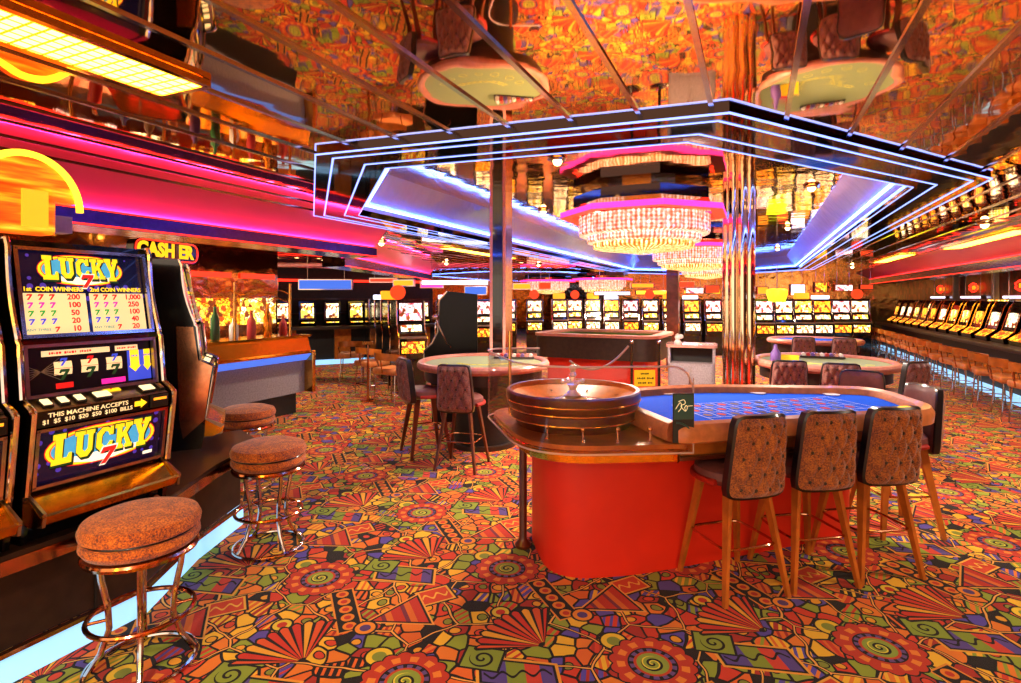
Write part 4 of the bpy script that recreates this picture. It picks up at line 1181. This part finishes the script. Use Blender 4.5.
# glowing arched sign above the first machines
def m_glow():
    t = NT('sign_streaks'); p = t.coord(); m_ = t.n('ShaderNodeMapping'); t.put(m_.inputs[0], p); m_.inputs['Scale'].default_value = (1, .8, 7)
    nz = t.noise(m_.outputs[0], 3.5, 3)
    c = t.ramp(nz, [(.3, lin('#b82408')), (.48, lin('#f05a10')), (.6, lin('#ff9018')), (.75, lin('#ffc840'))], 'LINEAR')
    MATS['sign_streaks'] = t.bsdf(c, .4, em=c, es=1.1)
m_glow()
t = thing('arched_neon_sign', 'glowing orange sign with yellow neon arch above the left slots', 'sign', (-3.02, 1.05, 1.945), 0)
MB().b2((-.12, -.55, .0), (0, .46, .24), 'sign_streaks', bev=.02).build('sign_box', t, smooth=False)
mb = MB(); mb.prism([(.20*math.cos(PI*q/20), .20*math.sin(PI*q/20)) for q in range(21)], -.05, 0, 'sign_streaks', P(0, .34, .16, ry=R(90), rz=0) @ Matrix.Rotation(R(90), 4, 'Z')); mb.build('arch_face', t, smooth=False)
MB().tube([(.012, .34-.21*math.cos(PI*q/24), .12+.24*math.sin(PI*q/24)) for q in range(25)], .015, 'tube_yellow', 8).build('neon_arch', t)
for y0 in (.32,): MB().b2((.0, y0, .03), (.012, y0+.1, .2), 'sign_orange').build('lit_panel', t, smooth=False)
MB().b2((-.12, .465, .02), (-.03, .54, .10), 'steel').build('end_cap', t, smooth=False)

# ------------------------------------------------------------------ slot stools
def make_stool():
    root = thing('round_stool', 'x', 'stool')
    seat = MB().lathe([(.001, .535), (.18, .535), (.215, .55), (.232, .575), (.228, .60), (.212, .608)], 'tweed_seat', 40).lathe([(.212, .612), (.232, .622), (.236, .645), (.222, .675), (.17, .695), (.08, .702), (.001, .703)], 'tweed_seat', 40).build('seat', root)
    MB().ring((0, 0, .61), .214, .006, 'piping_black', 40, 6).build('seat_seam', seat)
    MB().lathe([(.19, .515), (.222, .515), (.228, .53), (.222, .54), (.19, .54)], 'copper_chrome', 40).build('seat_ring', root)
    for i in range(4):
        a = PI/4+PI/2*i; c, s = math.cos(a), math.sin(a)
        prof = [(.16, .52), (.15, .42), (.125, .30), (.12, .2), (.15, .10), (.205, .012)]
        MB().tube([(r*c, r*s, z) for r, z in prof], .013, 'chrome', 10).build('leg', root)
    MB().ring((0, 0, .24), .205, .011, 'copper_chrome', 44, 8).build('footring', root)
    mb = MB()
    for i in range(4):
        a = PI/4+PI/2*i; mb.cyl((.12*math.cos(a), .12*math.sin(a), .24), (.205*math.cos(a), .205*math.sin(a), .24), .007, 'copper_chrome')
    mb.build('footring_bracket', root)
    MB().ring((0, 0, .013), .215, .011, 'chrome', 44, 8).build('base_ring', root)
    return root
st = make_stool()
place(st, (-2.52, 1.59, 0), R(10), 'nearest round orange tweed stool on chrome legs, in front of the lit slot machine', 'round slot stools')
place(st, (-2.95, 2.69, 0), R(30), 'second round tweed stool, beyond the nearest one', 'round slot stools')
place(st, (-4.08, 3.48, 0), R(0), 'third round stool, half hidden behind the second slot machine', 'round slot stools')

# ------------------------------------------------------------------ cashier
t = thing('cashier_sign', 'black rounded sign with glowing yellow CASHIER letters', 'sign', (-5.50, 3.70, 2.125), R(90+24-10))
mb = MB(); mb.prism(rounded([(-.42, -.11), (.42, -.11), (.42, .11), (-.42, .11)], .1), -.04, .04, 'black_gloss', P(0, 0, 0, rx=R(90))); mb.build('sign_board', t)
mb = MB(); ol = rounded([(-.40, -.095), (.40, -.095), (.40, .095), (-.40, .095)], .09); mb.tube([(x, -.045, z) for x, z in ol], .006, 'neon_red', 6, True); mb.build('neon_outline', t)
mb = MB(); mb.text('CASH', P(-.15, -.043, 0, rx=R(90)), .19, 'text_yellow', .008, .003, .95); mb.text('ER', P(.235, -.043, 0, rx=R(90)), .19, 'text_yellow', .008, .003, .95); mb.text('I', P(.11, -.043, 0, rx=R(90)), .19, 'wood_gold', .006, .003); mb.build('lettering', t, smooth=False)
mb = MB()
for s in (-1, 1): mb.cyl((s*.3, 0, .1), (s*.3, 0, CZ-2.125), .008, 'chrome')
mb.build('hanger', t)
t = thing('cashier_counter', 'cashier counter with brass ledge, blue light strip and grey carpeted front', 'counter', (-5.9, 4.6, 0), R(0))
a, b = -1.6, 1.5
MB().b2((-.5, a, .30), (-.06, b, .76), 'carpet_grey').build('front_panel', t, smooth=False)
MB().b2((-.45, a+.1, 0), (-.15, b-.1, .30), 'black_matte').build('plinth', t, smooth=False)
MB().profx([(-.5, .76), (-.02, .76), (.06, .84), (.06, .86), (-.5, .86)], a, b, 'blue_box').build('light_strip', t, smooth=False)
mb = MB(); mb.profx([(-.5, .86), (.09, .86), (.10, .88), (.03, .90), (-.02, 1.08), (.04, 1.10), (.04, 1.125), (-.5, 1.125)], a, b, 'gold_metal'); mb.build('ledge', t, smooth=False)
for y in (a, b): MB().b2((-.5, y-.03, .3), (.10, y+.03, .90), 'brass', bev=.01).build('end_post', t)
for y in (-1.5, -.6, .3, 1.2): MB().cyl((-.06, y, 1.125), (-.06, y, 1.85), .018, 'brass').build('glass_post', t)
MB().b2((-.065, a, 1.125), (-.055, b-.3, 1.82), 'clear_acrylic').build('glass_screen', t, smooth=False)
mb = MB()
for z, ph in ((1.72, 0), (1.62, 1)): mb.tube([(-.045, a+.03*i, z+.03*math.sin(i*.45+ph)) for i in range(int((b-a-.3)/.03))], .006, 'brass', 5)
mb.build('etched_wave', t)
# things behind the glass
simple('bottle_green', '#2c6a38', .1, coat=.6); simple('bottle_amber', '#c86a14', .1, coat=.6); simple('bottle_blue', '#3c4c9a', .1, coat=.6)
cols = ['red_panel', 'bottle_blue', 'wood_gold', 'bottle_amber', 'chip_purple', 'bottle_green', 'chip_white', 'chip_red', 'gold_metal', 'red_dark']
nm = ['red', 'blue', 'brown', 'amber', 'purple', 'green', 'white', 'dull red', 'gold', 'dark red']
for i in range(10):
    y = 3.4+.27*i; h = .28+.08*(i % 3)
    t = thing('bottle', nm[i]+' bottle on the ledge behind the cashier glass', 'bottle', (-6.12, y, 1.127), 0, 'bottles behind the cashier glass')
    MB().lathe([(.001, 0), (.05, 0), (.055, .02), (.055, h*.6), (.02, h*.78), (.018, h*.97), (.001, h*.97)], cols[i], 14).build('body', t)
    MB().cyl((0, 0, h*.95), (0, 0, h), .022, 'gold_metal', n=10).build('cap', t)
# back panel of the cashier
t = thing('cashier_back_wall', 'glittering gold and red mirrored panel behind the cashier counter', 'panel', (-7.1, 4.6, 0))
MB().b2((0, -2.2, 0), (.05, 2.0, CZ), 'wall_gold').build('panel', t, smooth=False)
for i in range(5):
    MB().b2((.05, -1.9+.8*i, 1.25), (.12, -1.3+.8*i, 1.65), ('glass_orange', 'glass_pinkish', 'glass_white', 'glass_orange', 'glass_yellow')[i]).build('lit_panel', t, smooth=False)
    MB().b2((.05, -1.9+.8*i, 1.95), (.10, -1.3+.8*i, 2.02), 'neon_red').build('neon_strip', t, smooth=False)
def light_box(name, label, loc, L, h, m, rz=0, cat='light'):
    t = thing(name, label, cat, loc, rz)
    MB().b2((-L/2, -.05, -h/2), (L/2, .05, h/2), m).build('lit_face', t, smooth=False)
    mb = MB()
    for s in (-1, 1): mb.b2((s*L/2-.01, -.055, -h/2-.01), (s*L/2+.01, .055, h/2+.01), 'chrome')
    for s in (-1, 1): mb.b2((-L/2, -.055, s*h/2-.01), (L/2, .055, s*h/2+.01), 'chrome')
    mb.build('frame', t, smooth=False)
    if loc[2]+h/2+.05 < CZ:
        for s in (-1, 1): MB().cyl((s*L*.35, 0, h/2), (s*L*.35, 0, CZ-loc[2]), .006, 'chrome').build('hanger', t)
light_box('blue_lit_soffit', 'long glowing stand-in for the blue lit soffit above the cashier glass', (*xy(254, 9.2), 1.85), .75, .14, 'blue_box', R(24))  # this and the next: glowing boxes in place of soffit undersides lit blue
light_box('blue_lit_soffit', 'wide glowing stand-in for the blue lit soffit above the dark bar', (*xy(326, 11.5), 1.93), 1.1, .2, 'blue_box', R(24))
light_box('white_light_tube', 'bright white light strip left of the mirrored post', (*xy(455, 12.5), 2.0), 1.5, .1, 'tube_white', R(24))
light_box('white_light_tube', 'white light strip over the far middle slot machines', (*xy(612, 15.4), 1.78), 1.0, .1, 'tube_white', R(24))
light_box('yellow_light_strip', 'yellow light strip over the far slot machines left of the red post', (*xy(652, 17), 1.82), 1.0, .12, 'tube_yellow', R(24))
light_box('white_light_tube', 'small white lit sign left of the chrome column', (*xy(694, 15.6), 1.86), .5, .16, 'glass_pinkish', R(24))
light_box('red_lit_sign', 'red lit sign above the slots left of the chrome column', (*xy(712, 15.9), 1.9), .4, .22, 'sign_red', R(24))
light_box('small_lit_sign', 'small lit sign above slots to the right of the chrome column', (*xy(762, 15.5), 1.86), .3, .2, 'sign_orange', R(24))
light_box('white_lit_sign', 'white round-cornered lit sign beside the yellow-green one', (*xy(797, 15.5), 1.88), .4, .3, 'tube_white', R(24))
t = thing('lantern_sign', 'bright yellow-green lantern sign above the slots', 'sign', (*xy(777, 14.0), 1.55), 0)
MB().lathe([(.16, 0), (.2, .05), (.24, .2), (.24, .3), (.18, .33)], 'sign_lime', 20, close=True).build('lantern', t); MB().cyl((0, 0, .33), (0, 0, CZ-1.55), .012, 'chrome').build('hanger', t)

SG = [(522, 15.6, 1.98, .5, .16, 'sign_orange', 'orange'), (545, 15.8, 2.0, .35, .2, 'sign_red', 'red'), 
 (642, 14.6, 1.98, .6, .12, 'sign_orange', 'long orange'), (684, 16.8, 2.06, .6, .18, 'sign_red', 'broad red'), (820, 15.9, 1.96, .35, .28, 'glass_orange', 'amber'), (843, 16.2, 1.95, .5, .18, 'glass_pinkish', 'pinkish'), (866, 16.4, 1.98, .35, .14, 'sign_red', 'small red'),
 (432, 14.5, 2.0, .6, .16, 'neon_magenta', 'pink'), (404, 12.9, 2.0, .5, .14, 'sign_orange', 'low orange'), (384, 14.0, 2.1, .7, .1, 'neon_red', 'narrow red'), (476, 14.8, 1.85, .6, .22, 'blue_box', 'blue screen')]
for px, t_, z_, L_, h_, m_, c_ in SG:
    light_box('hanging_lit_sign', c_+' lit sign hanging over the far slot machines', (*xy(px, t_), z_), L_, h_, m_, R(24+random.uniform(-12, 12)), 'sign')
# ------------------------------------------------------------------ far slot machines (floor standing)
def make_far_slot(gl, top):
    root = thing('slot_machine', 'x', 'slot machine'); w = .23
    MB().profx([(-.5, 0), (0, 0), (.02, .55), (.06, .60), (.08, .95), (-.02, 1.05), (-.08, 1.2), (-.1, 1.62), (-.5, 1.62)], -w-.02, w+.02, 'black_gloss').build('cabinet', root, smooth=False)
    MB().add([(-.066, -w+.03, 1.26), (-.066, w-.03, 1.26), (-.086, w-.03, 1.56), (-.086, -w+.03, 1.56)], [(0, 1, 2, 3)], gl[0]).build('top_glass', root, smooth=False)
    MB().add([(-.014, -w+.05, 1.075), (-.014, w-.05, 1.075), (-.062, w-.05, 1.18), (-.062, -w+.05, 1.18)], [(0, 1, 2, 3)], gl[1]).build('reel_glass', root, smooth=False)
    MB().add([(.072, -w+.03, .70), (.072, w-.03, .70), (.086, w-.03, .90), (.086, -w+.03, .90)], [(0, 1, 2, 3)], gl[2]).build('belly_glass', root, smooth=False)
    MB().b2((-.0, -w, .955), (.12, w, .99), 'steel').build('button_deck', root, smooth=False)
    mb = MB()
    for s in (-1, 1): mb.b2((-.1, s*w-.012, .6), (.09, s*w+.012, .62), 'chrome'); mb.tube([(.085, s*(w+.015), .62), (.09, s*(w+.015), .95), (-.01, s*(w+.015), 1.05), (-.07, s*(w+.015), 1.2), (-.085, s*(w+.015), 1.6)], .01, 'chrome', 6)
    mb.build('edge_trim', root)
    if top == 1: MB().b2((-.4, -w*.8, 1.62), (-.2, w*.8, 1.80), 'sign_orange', bev=.03).build('topper', root)
    elif top == 2: MB().cyl((-.35, 0, 1.76), (-.25, 0, 1.76), .14, 'sign_red', n=24).build('topper', root)
    elif top == 3: MB().b2((-.4, -w*.9, 1.62), (-.2, w*.9, 1.72), 'tube_white', bev=.02).build('topper', root)
    return root
fs_ = [make_far_slot(('glass_yellow', 'glass_white', 'glass_white'), 1), make_far_slot(('glass_white', 'glass_yellow', 'glass_yellow'), 2), make_far_slot(('glass_pinkish', 'glass_white', 'glass_orange'), 0), make_far_slot(('glass_orange', 'glass_yellow', 'glass_white'), 3)]
cn = ['yellow glass and orange topper', 'white glass and round red topper', 'pink-white glass and no topper', 'orange glass and white light bar']
def row(p0, p1, n, rz, where, grp):
    for i in range(n):
        f = i/(n-1) if n > 1 else 0; k = (i*3+len(where)) % 4
        place(fs_[k], (p0[0]+(p1[0]-p0[0])*f, p0[1]+(p1[1]-p0[1])*f, 0), rz, 'slot machine with '+cn[k]+', '+ORD[i]+' '+where, grp)
row(xy(765, 14.8), xy(861, 15.3), 6, R(-90+10), 'right of the chrome column', 'far slots right of the column')
row(xy(575, 17.5), xy(714, 15.8), 8, R(-90+18), 'in the far middle row', 'far middle slots')
row(xy(508, 16), xy(560, 17.0), 3, R(-90+25), 'right of the mirrored post', 'far slots right of the mirrored post')
row(xy(446, 13), xy(484, 13.5), 2, R(-90+25), 'between black machine and mirrored post', 'far slots left of the mirrored post')
row(xy(412, 9.5), xy(380, 13.2), 5, R(-40), 'in the angled bank', 'angled slot bank')
# the black-backed machine
t = thing('slot_machine', 'tall black slot machine seen from its side with a pull handle', 'slot machine', (*xy(434, 7.6), 0), R(207))
MB().profx([(-.6, 0), (0, 0), (.02, .55), (.08, .60), (.1, .95), (.0, 1.05), (-.08, 1.2), (-.1, 1.62), (-.2, 1.74), (-.6, 1.70)], -.3, .3, 'black_satin').build('cabinet', t, smooth=False)
for s in (-1, 1): MB().tube([(.09, s*.3, .62), (.105, s*.3, .95), (.0, s*.3, 1.05), (-.075, s*.3, 1.2), (-.095, s*.3, 1.62), (-.2, s*.3, 1.74)], .015, 'chrome', 6).build('edge_trim', t)
MB().add([(-.06, -.26, 1.24), (-.06, .26, 1.24), (-.085, .26, 1.58), (-.085, -.26, 1.58)], [(0, 1, 2, 3)], 'glass_orange').build('top_glass', t, smooth=False)
mb = MB(); mb.tube([(-.25, .32, 1.0), (-.2, .36, 1.05), (-.05, .38, 1.38)], .012, 'chrome', 8); mb.ball((-.05, .38, 1.4), .04, 'chrome'); mb.build('pull_handle', t)

# ------------------------------------------------------------------ right counter with slanted machines, stools and light strip
RX = 3.62
t = thing('slot_counter', 'long brown counter carrying the right row of slot machines', 'counter')
MB().b2((RX, 7.6, .80), (RX+.85, 21.4, .87), 'dark_brown', bev=.01).build('counter_top', t)
MB().b2((RX+.18, 7.7, .12), (RX+.8, 21.3, .80), 'black_matte').build('front_panel', t, smooth=False)
MB().b2((RX+.05, 7.7, .004), (RX+.8, 21.3, .12), 'toe_light').build('kick_light', t, smooth=False)
def make_slant(gl):
    root = thing('slot_machine', 'x', 'slot machine'); w = .27   # faces -x
    MB().profx([(.55, 0), (.02, 0), (.0, .08), (.16, .20), (.28, .62), (.34, .72), (.55, .72)], -w, w, 'black_gloss').build('cabinet', root, smooth=False)
    MB().add([(.19, -w+.08, .28), (.19, w-.08, .28), (.25, w-.08, .52), (.25, -w+.08, .52)], [(0, 1, 2, 3)], gl).build('screen', root, smooth=False)
    for v in root.children[-1].data.vertices: v.co.x -= .012
    MB().add([(-.004, -w+.03, .09), (-.004, w-.03, .09), (.15, w-.03, .205), (.15, -w+.03, .205)], [(0, 1, 2, 3)], 'glass_orange').build('button_deck', root, smooth=False)
    mb = MB()
    for s in (-1, 1): mb.tube([(.0, s*w, .085), (.155, s*w, .205), (.275, s*w, .62), (.34, s*w, .725)], .014, 'copper_chrome', 6)
    mb.build('edge_trim', root); return root
sl = [make_slant('glass_yellow'), make_slant('glass_orange'), make_slant('glass_white')]
def make_arm_stool():
    root = thing('armchair_stool', 'x', 'stool'); # faces +x
    MB().b2((-.22, -.24, .47), (.22, .24, .57), 'orange_leather', bev=.035).build('seat', root)
    arc = [(-.04-.24*math.cos(a), .27*math.sin(a), .72+.04*math.cos(a)) for a in [R(-100+200*i/16) for i in range(17)]]
    mb = MB(); 
    vs = []; fs = []
    for (x, y, z) in arc: vs += [(x, y, z-.06), (x, y, z+.05), (x*.86, y*.88, z+.045), (x*.86, y*.88, z-.055)]
    for i in range(16):
        for k in range(4): fs.append((i*4+k, i*4+(k+1) % 4, i*4+4+(k+1) % 4, i*4+4+k))
    fs += [(0, 1, 2, 3), (64, 65, 66, 67)]
    mb.add(vs, fs, 'wood_orange'); mb.build('back_rail', root)
    for a in (R(-80), R(0), R(80)): MB().cyl((-.03-.21*math.cos(a), .23*math.sin(a), .5), (-.04-.235*math.cos(a), .26*math.sin(a), .70), .01, 'copper_chrome').build('back_post', root)
    for sx in (-1, 1):
        for sy in (-1, 1): MB().cyl((sx*.17, sy*.19, .48), (sx*.20, sy*.21, 0), .011, 'chrome').build('leg', root)
    MB().tube([(-.19, -.2, .16), (.19, -.2, .16), (.19, .2, .16), (-.19, .2, .16)], .008, 'chrome', 6, True).build('footrest', root)
    return root
arm = make_arm_stool()
for i in range(17):
    y = 8.3+.76*i; k = (i*2+(i//3)) % 3
    place(sl[k], (RX+.2, y, .87), 0, 'slanted slot machine with '+['yellow', 'orange', 'white'][k]+' screen, '+ORD[i]+' along the right counter', 'slanted slot machines on the right counter')
    place(arm, (RX-.30, y+.1+.04*math.sin(i*2.3), 0), R(10*math.sin(i*1.7)), 'orange curved-back stool, '+ORD[i]+' along the right counter', 'stools at the right counter')
for i, y in enumerate((9.6, 12.4, 15.2, 18.0, 20.8)):
    light_box('wall_light_tube', 'white light tube on the red right wall, '+ORD[i]+' from the front', (5.2, y, 1.67), 1.5, .07, 'tube_white', R(90), 'light')
    t = thing('neon_emblem', 'small red neon emblem above the '+ORD[i]+' white wall tube', 'sign', (5.24, y, 1.92), 0, 'red neon emblems')
    MB().tube([(-.03, .3*math.cos(a)*(1 if j % 2 else .7), .11*math.sin(a)) for j, a in enumerate([2*PI*q/14 for q in range(14)])], .02, 'neon_red', 6, True).build('neon_outline', t)
    MB().b2((-.02, -.12, -.05), (.04, .12, .05), 'sign_orange').build('emblem_centre', t)
for i, y in enumerate((11.0, 13.8, 16.6, 19.4)):
    t = thing('wall_pilaster', 'slim pale pilaster on the red right wall, '+ORD[i]+' from the front', 'pilaster', (5.2, y, 0), 0, 'pale pilasters on the right wall')
    MB().b2((-.04, -.05, 0), (.08, .05, CZ-.01), 'white_plastic').build('shaft', t, smooth=False)
light_box('gold_wall_sign', 'yellow lit sign on the right wall between the tubes', (5.1, 15.9, 1.47), 1.2, .3, 'glass_yellow', R(90))

# ------------------------------------------------------------------ far left bar
bx, by = xy(350, 14.0)
t = thing('bar_counter', 'dark bar with brown wooden panels and white kick light', 'bar counter', (bx, by, 0), R(24+28))
MB().b2((-2.0, -.35, .88), (2.4, .45, .95), 'dark_brown').build('counter_top', t, smooth=False)
MB().b2((-1.9, -.05, .12), (2.3, .4, .88), 'black_matte').build('body', t, smooth=False)
MB().b2((-1.9, -.12, .004), (2.3, .3, .12), 'toe_light').build('kick_light', t, smooth=False)
for x in (-1.5, -.2, .9, 1.9): MB().b2((x-.2, -.12, .12), (x+.2, -.04, .88), 'wood_orange').build('wood_panel', t, smooth=False)
for x in (-.9, .35, 1.4):
    pass
Tb = Matrix.Translation((bx, by, 0)) @ Matrix.Rotation(R(52), 4, 'Z')
def make_poker(gl):
    root = thing('video_poker_machine', 'x', 'gaming machine')
    MB().profx([(-.3, 0), (0, 0), (.06, .06), (-.04, .16), (-.08, .62), (-.3, .62)], -.2, .2, 'black_gloss').build('cabinet', root, smooth=False)
    MB().add([(-.035, -.15, .2), (-.035, .15, .2), (-.068, .15, .56), (-.068, -.15, .56)], [(0, 1, 2, 3)], gl).build('screen', root, smooth=False)
    MB().b2((-.02, -.15, .08), (.05, .15, .1), 'glass_yellow').build('button_deck', root, smooth=False)
    return root
pk = [make_poker('glass_white'), make_poker('glass_yellow')]
for i in range(7):
    p = Tb @ Vector((-1.6+.6*i, .15, .95)); place(pk[i % 2], tuple(p), R(52-90), ['white', 'yellow'][i % 2]+' screened machine on the dark bar, '+ORD[i]+' from its left end', 'machines on the dark bar')
# back wall of the bar, dark
t = thing('bar_back_panel', 'dark panel with shelves behind the bar', 'panel', tuple(Tb @ Vector((.2, 1.6, 0))), R(52))
MB().b2((-2.6, 0, 0), (2.6, .08, CZ-.01), 'dark_brown').build('panel', t, smooth=False)
for z in (1.2, 1.6): MB().b2((-2.4, -.25, z), (2.4, 0, z+.04), 'wood_red').build('shelf', t, smooth=False)
MB().b2((-2.4, -.06, 2.1), (2.4, -.02, 2.16), 'neon_red').build('neon_strip', t, smooth=False)
# lounge armchairs near the bar
place(arm, (*xy(393, 8.6), 0), R(24+60), 'orange armchair stool, nearer one beside the black slot machine', 'armchairs near the bar')
place(arm, (*xy(372, 9.6), 0), R(24+50), 'orange armchair stool, farther one near the dark bar', 'armchairs near the bar')
place(arm, (*xy(352, 11.0), 0), R(24+100), 'armchair stool standing alone by the white kick light of the bar', 'armchairs near the bar')
t = thing('rope_post', 'slim brass post left of the orange armchairs', 'post', (*xy(368, 8.8), 0))
MB().lathe([(.001, 0), (.12, 0), (.12, .02), (.02, .04), (.018, .9)], 'copper_chrome', 16).build('pole', t); MB().box((0, 0, .93), (.16, .03, .05), 'brass', rz=R(30)).build('cap', t)

# ------------------------------------------------------------------ world and look
w = bpy.data.worlds.new('world'); SC.world = w; w.use_nodes = True
bg = w.node_tree.nodes['Background']; bg.inputs[0].default_value = (1.0, .76, .56, 1); bg.inputs[1].default_value = 1.7
vs_ = SC.view_settings; vs_.view_transform = 'Standard'; vs_.look = 'None'; vs_.exposure = 0.45; vs_.gamma = 1; vs_.use_curve_mapping = False
SC.cycles.max_bounces = 8; SC.cycles.diffuse_bounces = 3; SC.cycles.glossy_bounces = 6; SC.cycles.transparent_max_bounces = 12
SC.cycles.sample_clamp_indirect = 8; SC.cycles.caustics_reflective = False; SC.cycles.caustics_refractive = False
SC.cycles.use_denoising = True
